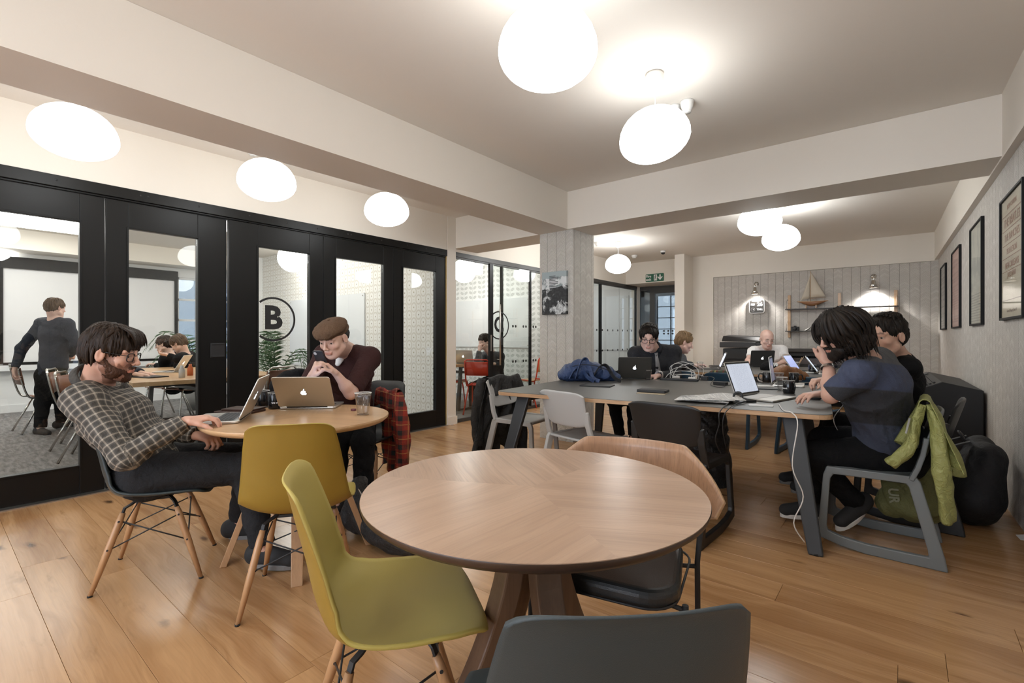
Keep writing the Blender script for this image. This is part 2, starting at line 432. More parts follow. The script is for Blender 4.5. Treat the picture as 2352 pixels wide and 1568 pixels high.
M().tube([(XP+.085, 5.50, .765), (XP+.085, 5.50, 1.68)], .0125, 12).tube([(XP+.03, 5.50, .85), (XP+.085, 5.50, .85)], .007, 8).tube([(XP+.03, 5.50, 1.58), (XP+.085, 5.50, 1.58)], .007, 8).build('handle', steel, dr)['label'] = 'long tubular steel pull'
M().box(XP+.03, XP+.056, 5.32, 5.345, .98, 1.22).build('lock', steel, dr)
lm = M(); n = 56; ring = []; cy_, cz = 5.53, 1.365
for k in range(n):
    t = 2*PI*k/n
    for r in (.195, .215): ring.append((XP+.036, cy_+r*math.cos(t)*1.1, cz+r*math.sin(t)))
lm.add(ring, [(2*k, 2*k+1, (2*k+3) % (2*n), (2*k+2) % (2*n)) for k in range(n) if cy_+.23*math.cos(2*PI*(k+.5)/n) > 5.395])
lm.text('C', .33, (XP+.036, cy_, cz), (0, 1, 0), (0, 0, 1), .001, bold=.009)
lm.build('lettering', blackm, dr)['label'] = 'black capital C in a ring'
def dots(ys, zs, par, x):
    m = M()
    for yy in ys:
        for zz in zs:
            m.lathe([(0, 0), (.022, 0)], (x, yy, zz), 12, T=Matrix.Rotation(PI/2, 3, 'Y') @ Matrix.Diagonal((1.0, 1, 1)))
    m.build('dot_marking', blackm, par)['kind'] = 'stuff'
dots([5.93, 6.0, 6.2, 6.27, 6.47, 6.54, 6.75, 6.82], (1.36, .80), gw, XP-.015)
gw2 = glasswall('window_2', 8.3, 10.48, [(8.3, 8.33), (8.745, 8.80), (10.43, 10.46)], 'glazed front of the far small room')
M().box(XP-.03, XP-.018, 9.625, 9.632, .05, 2.28).build('glass_joint', mat('silicone', (.5, .52, .52), .4), gw2)
dots([8.62+.23*k for k in range(8)], (1.335, .915), gw2, XP-.015)
# --- far glass door with the street behind
d10 = struct('door_10', M().box(-4.83, -3.9, 10.64, 10.7, 2.27, 2.355).box(-4.83, -4.79, 10.64, 10.7, 0, 2.27).box(-4.55, -4.43, 10.64, 10.7, 0, 2.27).box(-4.43, -3.9, 10.64, 10.7, 2.19, 2.27).box(-3.93, -3.88, 10.64, 10.7, 0, 2.27).box(-4.83, -3.9, 10.64, 10.7, 0, .08), mat('dark_grey_steel'), label='dark framed glass door to the lobby')
M().box(-4.79, -4.55, 10.66, 10.67, .08, 2.27).box(-4.43, -3.93, 10.66, 10.67, .08, 2.19).build('pane', pane, d10)
M().tube([(-4.36, 10.6, .9), (-4.36, 10.6, 1.5)], .012, 8).build('handle', steel, d10)
dm = M()
for px_ in (-4.22, -4.12, -4.02):
    for zz in (1.33, 1.27): dm.lathe([(0, 0), (.022, 0)], (px_, 10.655, zz), 10, T=Matrix.Rotation(PI/2, 3, 'X'))
dm.build('dot_marking', blackm, d10)['kind'] = 'stuff'
# lobby beyond and its street window
struct('wall_lobby', M().box(-6.9, -2.5, 14.3, 14.45, 0, .75).box(-6.9, -2.5, 14.3, 14.45, 2.45, CE).box(-6.9, -5.9, 14.3, 14.45, 0, CE).box(-2.5, -2.35, 10.7, 14.4, 0, CE).box(-6.9, -6.8, 10.7, 14.4, 0, CE), whitep)
struct('floor_lobby', B(-6.9, -2.4, 10.65, 14.4, -.06, 0), carpet)
wn = M()
for k in range(9): wn.box(-5.9+.42*k, -5.87+.42*k, 14.33, 14.37, .75, 2.45)
for k in range(6): wn.box(-5.9, -2.4, 14.33, 14.37, .75+.34*k, .775+.34*k)
w3 = struct('window_3', wn, mat('grey_frame', (.18, .2, .22), .5), label='gridded street window of the lobby')
M().box(-5.9, -2.4, 14.345, 14.35, .75, 2.45).build('pane', tinted, w3)
# --- meeting room B shell
BX = -10.9
struct('floor_meeting', B(BX-.1, XP-.05, -3.1, 4.5, -.06, -.002), carpet, label='grey carpet of the meeting rooms')
struct('wall_meeting_far', M().box(BX-.15, BX, -3.1, 3.13, 0, .77).box(BX-.15, BX, -3.1, 3.13, 2.46, CE).box(BX-.15, BX, -3.1, -.6, .77, 2.46).box(BX-.15, BX-.04, -.6, 3.13, .77, 2.46)
       .box(BX-.15, BX, 4.2, 4.5, 0, CE).box(BX-.15, BX, 3.13, 4.2, 0, .7).box(BX-.15, BX, 3.13, 4.2, 2.35, CE), whitep)
struct('trim_9', M().box(BX, BX+.5, -3.1, 4.45, 2.52, CE), paint, label='ceiling drop along the far wall of the meeting room')
struct('wall_meeting_side', M().box(BX, -4.93, 4.452, 4.62, 0, CE), circ, label='wall papered with beige rings')
struct('wall_meeting_near', M().box(BX, -4.93, -3.2, -3.05, 0, CE), whitep)
struct('baseboard_meeting', M().box(BX, BX+.015, -3, 3.4, 0, .12), whitep)
struct('wall_column_meeting', M().box(BX+.02, -10.25, 4.05, 4.45, 0, CE), whitep)
# windows with daylight at the far corner of B
w4 = M()
for yy in (3.13, 3.45, 3.8, 4.17): w4.box(BX-.08, BX-.03, yy, yy+.04, .7, 2.35)
for zz in (.7, 1.1, 1.5, 1.9, 2.31): w4.box(BX-.08, BX-.03, 3.13, 4.2, zz, zz+.04)
w4 = struct('window_4', w4, whitep, label='white framed daylight window of the meeting room')
M().box(BX-.06, BX-.055, 3.13, 4.2, .7, 2.35).build('pane', tinted, w4)
# room C shell
struct('floor_corner_room', B(-8.6, XP-.05, 4.6, 10.7, -.06, -.002), carpet)
struct('wall_corner_room', M().box(-8.5, -4.93, 7.2, 7.32, 0, CE), leafp, label='wall papered with grey leaf pairs')
struct('wall_corner_side', M().box(-8.6, -8.45, 4.6, 10.8, 0, CE), whitep)
struct('wall_far_room', M().box(-8.5, -4.93, 10.6, 10.75, 0, CE).box(-8.5, -4.93, 8.1, 8.2, 0, CE), whitep)
struct('baseboard_corner_room', B(-8.45, -4.93, 7.185, 7.2, 0, .12), whitep)
# building across the street
bd = thing('street_building', 'pale stone building across the street behind the lobby window', 'building', (-8, 24, 0))
M().box(-12, 9, 0, .6, 0, 12).build('wall', mat('pale_stone', (.5, .49, .47), .8), bd)
for k in range(8):
    for j in range(3):
        f = M().box(-9+2.0*k, -7.9+2.0*k, -.05, .0, .6+3*j, 2.6+3*j).build('window', whitep, bd)
        M().box(-8.9+2.0*k, -8.0+2.0*k, -.06, -.04, .7+3*j, 2.5+3*j).build('pane', mat('dark_pane', (.12, .15, .18), .1), f)
bd2 = thing('office_block', 'pale office building behind the meeting room window', 'building', (-17, 3, 0))
M().box(-.6, 0, -9, 9, -4, 12).build('wall', mat('pale_stone'), bd2)
for k in range(9):
    for j in range(3):
        f = M().box(0, .05, -8.4+1.8*k, -7.3+1.8*k, -.2+1.6*j, 1.0+1.6*j).build('window', whitep, bd2)
        M().box(.04, .06, -8.3+1.8*k, -7.4+1.8*k, -.1+1.6*j, .9+1.6*j).build('pane', mat('dark_pane'), f)
# ------------------------------------------------------------------ lamps
def globe(r, h, skew=0):
    m = M(); n = 32; prof = []
    for k in range(17):
        t = PI*k/16; rr_ = math.sin(t)*r; zz = -math.cos(t)
        zz *= h*.43 if zz < 0 else h*.57
        prof.append((max(rr_, .0005), zz))
    return m.lathe(prof, n=n)
def pendant(x, y, lab, tilt=(0, 0), grp='opal glass pendant lamps'):
    lm_ = lampl if x < -3.9 and y < 4 else (lampb if y > 5 else lampm)
    t = thing('pendant_lamp', lab, 'lamp', (x, y, CE), 0, grp)
    M().lathe([(.001, 0), (.05, 0), (.058, -.02), (.052, -.06), (.03, -.09), (.008, -.098), (.001, -.098)], n=24).build('canopy', whiteplastic, t)
    M().tube([(0, 0, -.09), (.004, 0, -.17), (0, 0, -.26)], .0025, 6).build('cord', whiteplastic, t)
    g = globe(.215, .325).build('shade', lm_, t); g.location = (0, 0, -.402); g.rotation_euler = (tilt[0], tilt[1], 0)
    return t
pendant(-1.20, 1.72, 'largest lit opal globe lamp cut off by the top of the picture')
pendant(-1.20, 2.88, 'lit opal globe lamp hanging over the round walnut table beside the smoke detectors', (.10, -.16))
pendant(-3.95, .60, 'lit opal globe lamp at the far left above the bearded man', (0, .12))
pendant(-3.95, 1.75, 'lit opal globe lamp above the door leaf lettered B')
pendant(-3.95, 2.90, 'lit opal globe lamp before the narrowest black door', (.05, 0))
pendant(-1.20, 5.69, 'lit opal globe lamp over the far half of the big grey table')
pendant(-1.20, 6.85, 'lit opal globe lamp over the second grey table before the papered end wall')
pendant(-3.80, 7.55, 'lit opal globe lamp beside the column near the fire exit sign')
pendant(-3.82, 6.15, 'added opal globe fill lamp hidden behind the papered column')  # unseen extra pendant, added to brighten the back of the room
for (x, y, l_) in ((-1.20, .56, 'just above the viewpoint beside the long beam'), (-1.20, -.6, 'behind the viewpoint in the second row'), (-1.2, -1.75, 'last before the street windows'), (-3.95, -.55, 'before the doors behind the viewpoint'), (-3.95, -1.7, 'before the last pair of doors')):
    pendant(x, y, 'lit opal globe lamp '+l_)
def wireglobe(x, y, z, r, lab):
    t = thing('globe_lamp', lab, 'lamp', (x, y, z), 0, 'white paper globe lamps')
    M().lathe([(max(r*math.sin(PI*k/12), .001), -r*math.cos(PI*k/12)) for k in range(13)], n=24).build('shade', lampw, t)
    m = M()
    for k in range(14):
        a = 2*PI*k/14+.2; b_ = -.9+1.5*((k*5) % 14)/14
        p = Vector((math.cos(a)*math.cos(b_), math.sin(a)*math.cos(b_), math.sin(b_)))*r
        m.lathe([(0, .004), (.008, 0), (0, -.004)], p*1.01, 6)
    m.build('rivet_dots', mat('tan_metal', (.4, .3, .2), .5), t)
    M().tube([(0, 0, r), (0, 0, CE-z)], .003, 6).build('cord', whiteplastic, t)
for px_, py_, r, z, lab in ((1066, 622, .21, 8.5, 'paper globe lamp in the room lettered C'), (672, 585, .24, 8.3, 'paper globe lamp seen above the ring of the letter B'),
                            (590, 607, .24, 10.3, 'paper globe lamp at the left edge of the pane lettered B'), (-12, 512, .24, 7.5, 'paper globe lamp in the first glazed pane')):
    p = at(px_, py_, z); wireglobe(p.x, p.y, min(p.z, 2.55), r, lab)
for (x, y, l_) in ((-8.3, -1.2, 'far end'), (-6.4, 3.2, 'door side'), (-6.2, .3, 'near end')):
    wireglobe(x, y, 2.5, .24, 'paper globe lamp above the %s of the meeting room' % l_)
tag(B(-9.9, -8.9, -.2, 1.6, CE-.05, CE-.002).build('ceiling_light', litpanel), 'added flat ceiling fill light near the white screens', 'light')  # added fill light, lifts the far wall and its screens
for x_, y_, lab in ((-6.6, 5.9, 'in the room lettered C'), (-6.6, 9.2, 'in the far glazed room')):
    tag(B(x_-.6, x_+.6, y_-.45, y_+.45, CE-.05, CE-.002).build('ceiling_light', litpanel), 'added flat ceiling fill light '+lab, 'light')  # both added as fill to brighten the dark glazed rooms
# a flat lit ceiling panel in B
pn = tag(B(-8.3, -7.1, 2.0, 2.9, CE-.05, CE-.002).build('ceiling_light', litpanel), 'flat lit ceiling panel in the meeting room', 'light')
# screens on the far wall of B
def wallscreen(y0, y1, lab):
    t = thing('projection_screen', lab, 'screen', (BX, (y0+y1)/2, .77), 0, 'white screens in black frames')
    h = (y1-y0)/2
    M().box(.0, .06, -h, h, 1.50, 1.68).build('roller_housing', black, t)
    M().box(.01, .02, -h+.05, h-.05, .02, 1.5).build('screen_cloth', mat('screen_cloth', (.82, .81, .81), .7), t)
    M().box(0, .05, -h, -h+.05, 0, 1.5).box(0, .05, h-.05, h, 0, 1.5).box(0, .05, -h+.05, h-.05, -.02, .02).build('frame', black, t)
wallscreen(.76, 2.05, 'white screen behind the standing man'); wallscreen(2.12, 3.13, 'white screen left of the meeting room window'); wallscreen(-.6, .7, 'white screen beyond the picture edge')
M_ = M().box(BX, BX+.12, -.5, 3.3, .66, .745); tag(M_.build('window_ledge', whitep), 'white ledge below the screens in the meeting room', 'ledge')
def board(lab, x0, x1, y, z0, z1):
    o = M().box(x0, x1, y-.02, y, z0, z1); o = tag(o.build('whiteboard', mat('glass_board', (.80, .82, .84), .12)), lab, 'whiteboard')
    m = M()
    for a in (x0+.04, x1-.04):
        for b in (z0+.04, z1-.04): m.lathe([(0, .008), (.01, .006), (.01, 0)], (a, y-.02, b), 8, T=Matrix.Rotation(PI/2, 3, 'X'))
    m.build('fixings', steel, o)
board('white glass board on the ring patterned wall behind the man in the cap', -7.7, -6.62, 4.45, 1.0, 1.89)
board('white glass board on the ring patterned wall seen beside the letter B', -9.05, -8.25, 4.45, .67, 1.88)
board('white glass board on the leaf patterned wall', -7.55, -5.42, 7.198, .99, 1.94)
board('white board in the far glazed room', -7.4, -5.05, 10.598, .88, 2.18)
# ================================================================== soft bodies: smooth unions of tapered limbs, meshed by surface nets
def V3(p): return np.array([p[0], p[1], p[2]], dtype=np.float32)
def nrm(v): v = Vector(v); return v.normalized()
class Cap:                                            # tapered limb, optionally flattened: sq=(axis, factor<1 widens along axis), cut=(start?, end?)
    def __init__(s, a, b, ra, rb=None, k=.02, sq=None, cut=(0, 0), tag=0, sub=False):
        s.a = V3(a); s.b = V3(b); s.ra = ra; s.rb = ra if rb is None else rb; s.k = k; s.cut = cut; s.tag = tag; s.sub = sub
        s.sq = None
        if sq: s.sq = (V3(nrm(sq[0])), sq[1])
        w_ = 1 if not sq else 1/min(sq[1], 1); r = max(s.ra, s.rb)*w_
        s.lo = np.minimum(s.a, s.b)-r; s.hi = np.maximum(s.a, s.b)+r
    def d(s, P):
        ab = s.b-s.a; L2 = float(ab @ ab)+1e-12; L = math.sqrt(L2)
        q = P-s.a; t = (q @ ab)/L2; tc = np.clip(t, 0, 1)
        q = q-tc[..., None]*ab
        if s.sq is not None:
            c = q @ s.sq[0]; q = q+(c*(s.sq[1]-1))[..., None]*s.sq[0]
        d = np.sqrt((q*q).sum(-1))-(s.ra+(s.rb-s.ra)*tc)
        if s.cut[0]: d = np.maximum(d, -t*L)
        if s.cut[1]: d = np.maximum(d, (t-1)*L)
        return d
    def uv(s, P):                                     # distance along and around
        ab = s.b-s.a; L = float(np.linalg.norm(ab))+1e-9; n = ab/L
        q = P-s.a; u = q @ n; q = q-u[..., None]*n
        e = np.cross(n, np.array([.31, .2, .93], dtype=np.float32)); e /= np.linalg.norm(e)+1e-9; f = np.cross(n, e)
        if s.sq is not None:
            e = s.sq[0]-n*float(s.sq[0] @ n); e /= np.linalg.norm(e)+1e-9; f = np.cross(n, e)
            sd = np.sign(q @ f); return u, (q @ e)*1.0+sd*.0, sd
        r = (s.ra+s.rb)/2; return u, np.arctan2(q @ f, q @ e)*r, u*0
class Ell:
    def __init__(s, c, r, ax=None, k=.02, tag=0, sub=False):
        s.c = V3(c); s.r = np.array(r, dtype=np.float32); s.k = k; s.tag = tag; s.sub = sub
        s.ax = np.array([list(x) for x in ax], dtype=np.float32) if ax is not None else np.eye(3, dtype=np.float32)
        m = float(max(r)); s.lo = s.c-m; s.hi = s.c+m
    def d(s, P):
        q = (P-s.c) @ s.ax.T; k0 = np.sqrt(((q/s.r)**2).sum(-1)); k1 = np.sqrt(((q/(s.r*s.r))**2).sum(-1))+1e-9
        return k0*(k0-1)/k1
    def uv(s, P):
        q = (P-s.c) @ s.ax.T; return q[..., 0], q[..., 1], q[..., 2]*0
def surface(prims, h, warp=None):
    pos = [p for p in prims if not p.sub]; pad = 3*h+.01
    lo = np.min([p.lo for p in pos], 0)-pad; hi = np.max([p.hi for p in pos], 0)+pad
    n = np.ceil((hi-lo)/h).astype(int)+1; D = np.full(n, .2, dtype=np.float32)
    ax = [lo[i]+h*np.arange(n[i], dtype=np.float32) for i in range(3)]
    for p in prims:
        m = p.k+3*h+.006
        i0 = np.maximum(((p.lo-m-lo)/h).astype(int), 0); i1 = np.minimum(((p.hi+m-lo)/h).astype(int)+2, n)
        if np.any(i1 <= i0): continue
        sl = tuple(slice(a, b) for a, b in zip(i0, i1))
        P = np.stack(np.meshgrid(*[ax[i][sl[i]] for i in range(3)], indexing='ij'), -1)
        d = p.d(P).astype(np.float32); A = D[sl]; k = max(p.k, 1e-4)
        if p.sub: d = -d; hh = np.clip(.5-.5*(d-A)/-k*-1, 0, 1) if 0 else np.clip(.5+.5*(d-A)/k, 0, 1); D[sl] = A*(1-hh)+d*hh+k*hh*(1-hh)
        else: hh = np.clip(.5+.5*(A-d)/k, 0, 1); D[sl] = A*(1-hh)+d*hh-k*hh*(1-hh)
    if warp is not None:                              # displace only near the surface
        idx = np.argwhere(np.abs(D) < .03); P = lo+idx*h; D[tuple(idx.T)] += warp(P.astype(np.float32))
    S = D < 0
    c = np.zeros(np.array(D.shape)-1, dtype=np.uint8)
    offs = [(i, j, k) for i in (0, 1) for j in (0, 1) for k in (0, 1)]
    for o in offs: c += S[o[0]:S.shape[0]-1+o[0], o[1]:S.shape[1]-1+o[1], o[2]:S.shape[2]-1+o[2]]
    cell = np.argwhere((c > 0) & (c < 8)); id_ = np.full(c.shape, -1, dtype=np.int32); id_[tuple(cell.T)] = np.arange(len(cell))
    acc = np.zeros((len(cell), 3)); cnt = np.zeros(len(cell))
    for i, a in enumerate(offs):
        for b in offs[i+1:]:
            if sum(abs(x-y) for x, y in zip(a, b)) != 1: continue
            da = D[tuple((cell+a).T)]; db = D[tuple((cell+b).T)]; cr = (da < 0) != (db < 0)
            t = np.where(cr, da/(da-db+1e-12), 0); pt = np.array(a)+t[:, None]*(np.array(b)-np.array(a))
            acc += pt*cr[:, None]; cnt += cr
    Vv = (lo+(cell+acc/np.maximum(cnt, 1)[:, None])*h).astype(np.float32)
    F = []
    for axis in range(3):
        e = [0, 0, 0]; e[axis] = 1
        A = S[tuple(slice(0, S.shape[i]-e[i]) for i in range(3))]; Bv = S[tuple(slice(e[i], S.shape[i]) for i in range(3))]
        E_ = np.argwhere(A != Bv); u, v = (axis+1) % 3, (axis+2) % 3
        E_ = E_[(E_[:, u] > 0) & (E_[:, v] > 0) & (E_[:, u] < id_.shape[u]) & (E_[:, v] < id_.shape[v]) & (E_[:, axis] < id_.shape[axis])]
        du = np.zeros(3, int); du[u] = 1; dv = np.zeros(3, int); dv[v] = 1
        q = np.stack([id_[tuple((E_-du-dv).T)], id_[tuple((E_-dv).T)], id_[tuple(E_.T)], id_[tuple((E_-du).T)]], 1)
        ins = S[tuple(E_.T)]; q[~ins] = q[~ins][:, ::-1]; F.append(q)
    F = np.concatenate(F); F = F[(F >= 0).all(1)]
    return Vv, F
def softmesh(name, V, F, mats, parent=None, mi=None, cols=None, pat=None):
    me = bpy.data.meshes.new(name); me.vertices.add(len(V)); me.vertices.foreach_set('co', V.ravel())
    me.loops.add(F.size); me.loops.foreach_set('vertex_index', F.ravel().astype(np.int32))
    me.polygons.add(len(F)); me.polygons.foreach_set('loop_start', np.arange(0, F.size, 4, dtype=np.int32))
    me.update(calc_edges=True); me.polygons.foreach_set('use_smooth', np.ones(len(F), dtype=bool))
    for m in (mats if isinstance(mats, (list, tuple)) else [mats]): me.materials.append(m)
    if mi is not None: me.polygons.foreach_set('material_index', mi[F[:, 0]].astype(np.int32))
    if cols is not None:
        a = me.attributes.new('col', 'FLOAT_COLOR', 'POINT'); a.data.foreach_set('color', np.concatenate([cols, np.ones((len(V), 1))], 1).astype(np.float32).ravel())
    if pat is not None:
        a = me.attributes.new('pat', 'FLOAT_VECTOR', 'POINT'); a.data.foreach_set('vector', pat.astype(np.float32).ravel())
    me.validate(); me.update()
    o = bpy.data.objects.new(name, me); COL.objects.link(o)
    if parent is not None: o.parent = parent; o.matrix_parent_inverse = parent.matrix_basis.inverted()
    return o
def owner(prims, V):
    best = np.full(len(V), 9.0); own = np.zeros(len(V), int)
    for i, p in enumerate(prims):
        if p.sub: continue
        d = np.abs(p.d(V)) if 0 else p.d(V); b = d < best; best[b] = d[b]; own[b] = i
    return own
def patcoords(prims, V):
    own = owner(prims, V); out = np.zeros((len(V), 3), dtype=np.float32)
    for i, p in enumerate(prims):
        s = own == i
        if s.any(): u, v, w_ = p.uv(V[s]); out[s, 0] = u; out[s, 1] = v; out[s, 2] = p.tag
    return out
def wrinkle(amp, fx=(17, 23, 11), seed=0):
    def w_(P):
        x, y, z = P[:, 0], P[:, 1], P[:, 2]; a = fx[0]; b = fx[1]; c = fx[2]; s = seed
        q = 1.7*np.sin(a*.6*x+s)+1.5*np.sin(b*.5*y-s)+1.2*np.sin(c*.8*z+2*s)
        return amp*(np.sin(a*2*x+b*z*1.7+q*1.3+s)*.5+np.sin(b*2.2*z-c*2*y+q*1.7)*.5+.5*np.sin(70*(x+z)+q*3)*np.sin(40*y+q))
    return w_
def ik(a, b, l1, l2, pole):
    a = Vector(a); b = Vector(b); d = b-a; L = min(d.length, (l1+l2)*.999)
    n = d.normalized(); x = (l1*l1-l2*l2+L*L)/(2*L); y = math.sqrt(max(l1*l1-x*x, 1e-6))
    p = Vector(pole)-n*Vector(pole).dot(n); p.normalize(); return a+n*x+p*y
def skinmat(name, base, lip=None, rough=.5):
    def fn():
        g = X.nt.nodes.new('ShaderNodeAttribute'); g.attribute_name = 'col'
        x, y, z = xyz('World'); n = noise(vec(x, y, z), 45, 4)
        b = X.nt.nodes['Principled BSDF']; b.inputs['Subsurface Weight'].default_value = .12
        b.inputs['Subsurface Radius'].default_value = (.012, .004, .002); b.inputs['Subsurface Scale'].default_value = 1
        return dict(col=mixc(n.step(.35, .75)*.15, g.outputs['Color'], (.55, .22, .15)), bump=(noise(vec(x, y, z), 500, 2), .0002))
    return mat('skin', base, rough, fn=fn)
skin = skinmat('skin', (.6, .36, .26))
def hairmat(name, c, c2=None):
    def fn():
        x, y, z = xyz('pat'); n = noise(vec(x*20, y*420, z), 1, 3)
        return dict(col=mixc(n.step(.35, .7), c, c2 or tuple(v*1.9 for v in c)), bump=(n, .002))
    return mat(name, c, .5, fn=fn, spec=.22)
def hand_prims(w_, df, pn, side, curl=(25, 35, 25), S=1.0, thumb=(35, 20), spread=4, tag=1):
    """w_ wrist, df direction to the knuckles, pn palm normal (palm side); side +1: thumb lies along pn x df"""
    df = nrm(df); pn = Vector(pn); pn = (pn-df*pn.dot(df)).normalized(); lt = pn.cross(df)*side; w_ = Vector(w_); P = []
    lat = (.031, .011, -.010, -.029); kn = (.088, .092, .087, .078); ln = (.070, .079, .073, .057)
    for i in range(4):
        k_ = w_+df*kn[i]*S+lt*lat[i]*S; P.append(Cap(w_+df*.012*S+lt*lat[i]*.55*S, k_, .0145*S, .0115*S, .012, tag=tag))
        a = math.radians(spread)*(1.5-i)*.6; d0 = (df*math.cos(a)+lt*math.sin(a)).normalized(); p = k_; ang = 0
        for j, (fr_, r0, r1) in enumerate(((.46, .0100, .0088), (.30, .0088, .0080), (.24, .0080, .0066))):
            ang += math.radians(curl[j]+(3*i if j == 0 else 0)); q = p+(d0*math.cos(ang)+pn*math.sin(ang))*ln[i]*fr_*S
            P.append(Cap(p, q, r0*S, r1*S, .004, tag=tag)); p = q
    t0 = w_+df*.022*S+lt*.024*S+pn*.006*S; a = math.radians(thumb[0]); d = (df*math.cos(a)+lt*math.sin(a)+pn*.35).normalized()
    t1 = t0+d*.042*S; a2 = math.radians(thumb[0]-thumb[1]); d2 = (df*math.cos(a2)+lt*math.sin(a2)+pn*.5).normalized()
    t2 = t1+d2*.032*S; t3 = t2+(d2+pn*.25).normalized()*.024*S
    P += [Cap(t0, t1, .0155*S, .0120*S, .012, tag=tag), Cap(t1, t2, .0115*S, .0105*S, .005, tag=tag), Cap(t2, t3, .0105*S, .0080*S, .004, tag=tag)]
    P.append(Cap(w_+df*.02*S+lt*.012*S, w_+df*.075*S+lt*.002*S, .016*S, .012*S, .012, sq=(lt, .6), tag=tag))
    return P
class Head:
    def __init__(s, c, f, up, S=1.0, wide=1.0):
        s.c = Vector(c); s.f = nrm(f); up = Vector(up); s.s = up.cross(s.f).normalized(); s.u = s.f.cross(s.s).normalized(); s.S = S; s.w = wide
        s.ax = (s.f, s.s, s.u)
    def p(s, f, l, u): return s.c+(s.f*f+s.s*l*s.w+s.u*u)*s.S
    def loc(s, V):
        q = (V-V3(s.c))/s.S; A = np.array([list(a) for a in s.ax], dtype=np.float32); q = q @ A.T; q[:, 1] /= s.w; return q
    def prims(s):
        S = s.S; E = lambda f, l, u, r, k=.02, **kw: Ell(s.p(f, l, u), [x*S for x in r], s.ax, k, tag=2, **kw)
        P = [E(-.012, 0, .040, (.097, .077*s.w, .082)), E(.030, 0, -.005, (.062, .064*s.w, .080)), E(.036, 0, -.062, (.052, .050*s.w, .044), .025),
             E(.072, 0, -.098, (.020, .022, .017), .025), Cap(s.p(.01, .055, -.055), s.p(.060, .026, -.090), .020*S, .016*S, .03, tag=2), Cap(s.p(.01, -.055, -.055), s.p(.060, -.026, -.090), .020*S, .016*S, .03, tag=2)]
        for e in (1, -1):
            P += [E(.062, e*.042, -.022, (.022, .022, .020), .02)]
            P += [Ell(s.p(.107, e*.034, .006), [x*S for x in (.019, .018, .011)], s.ax, .014, sub=True)]
            P += [Cap(s.p(.083, e*.012, .028), s.p(.074, e*.050, .026), .011*S, .009*S, .012, tag=2)]
            P += [Cap(s.p(.0865, e*.020, .0115), s.p(.079, e*.045, .010), .0048*S, .0045*S, .004, tag=2), Cap(s.p(.0865, e*.020, -.003), s.p(.079, e*.045, -.003), .0038*S, .0035*S, .004, tag=2)]
            P += [E(.103, e*.012, -.030, (.009, .0065, .007), .008)]
            P += [Ell(s.p(-.004, e*.081, -.004), [x*S for x in (.019, .007, .033)], (nrm(s.f+s.s*e*-.3), nrm(s.s*e+s.f*.3), s.u), .006, tag=3),
                  Ell(s.p(.000, e*.088, -.002), [x*S for x in (.010, .005, .018)], s.ax, .004, sub=True)]
        P += [Cap(s.p(.092, 0, .018), s.p(.114, 0, -.022), .0075*S, .0088*S, .012, tag=2), E(.114, 0, -.024, (.010, .009, .008), .008)]
        P += [Cap(s.p(.094, -.020, -.0555), s.p(.094, .020, -.0555), .0058*S, k=.006, tag=4), Cap(s.p(.099, -.010, -.0535), s.p(.099, .010, -.0535), .0052*S, k=.006, tag=4),
              Cap(s.p(.095, -.015, -.066), s.p(.095, .015, -.066), .0068*S, k=.006, tag=4), Cap(s.p(.108, -.024, -.0600), s.p(.108, .024, -.0600), .0022*S, k=.003, sub=True)]
        return P
def hair_tufts(H, n, fn, seed=0, r=.006, pts=7):
    """fn(rng) -> list of head-local (f,l,u) points; builds tapered locks with strand coordinates"""
    rg = random.Random(seed); VV, FF, PP = [], [], []; o = 0
    for i in range(n):
        Q = spline([H.p(*q) for q in fn(rg)], 3); L = len(Q); ring = 5; up = None; rv = rg.random()*9
        for k, q in enumerate(Q):
            t = (Q[min(k+1, L-1)]-Q[max(k-1, 0)]).normalized(); out = (q-H.c); out = (out-t*out.dot(t)).normalized(); sd = t.cross(out)
            tt = k/(L-1); rr_ = r*H.S*(.55+.9*math.sin(PI*min(tt*1.25, 1)*.5))*(1-tt**2.2)+.0004
            for j in range(ring):
                a = 2*PI*j/ring; VV.append(q+sd*math.cos(a)*rr_*1.7+out*math.sin(a)*rr_*.7); PP.append((k*.01+rv, j*.004+rv, 0))
        for k in range(L-1):
            for j in range(ring):
                FF.append((o+k*ring+j, o+k*ring+(j+1) % ring, o+(k+1)*ring+(j+1) % ring, o+(k+1)*ring+j))
        o += L*ring
    return np.array([list(v) for v in VV], dtype=np.float32), np.array(FF), np.array(PP)
def merge(parts):
    V, F, P = [], [], []; o = 0
    for v, f, p in parts: V.append(v); F.append(f+o); P.append(p); o += len(v)
    return np.concatenate(V), np.concatenate(F), np.concatenate(P)
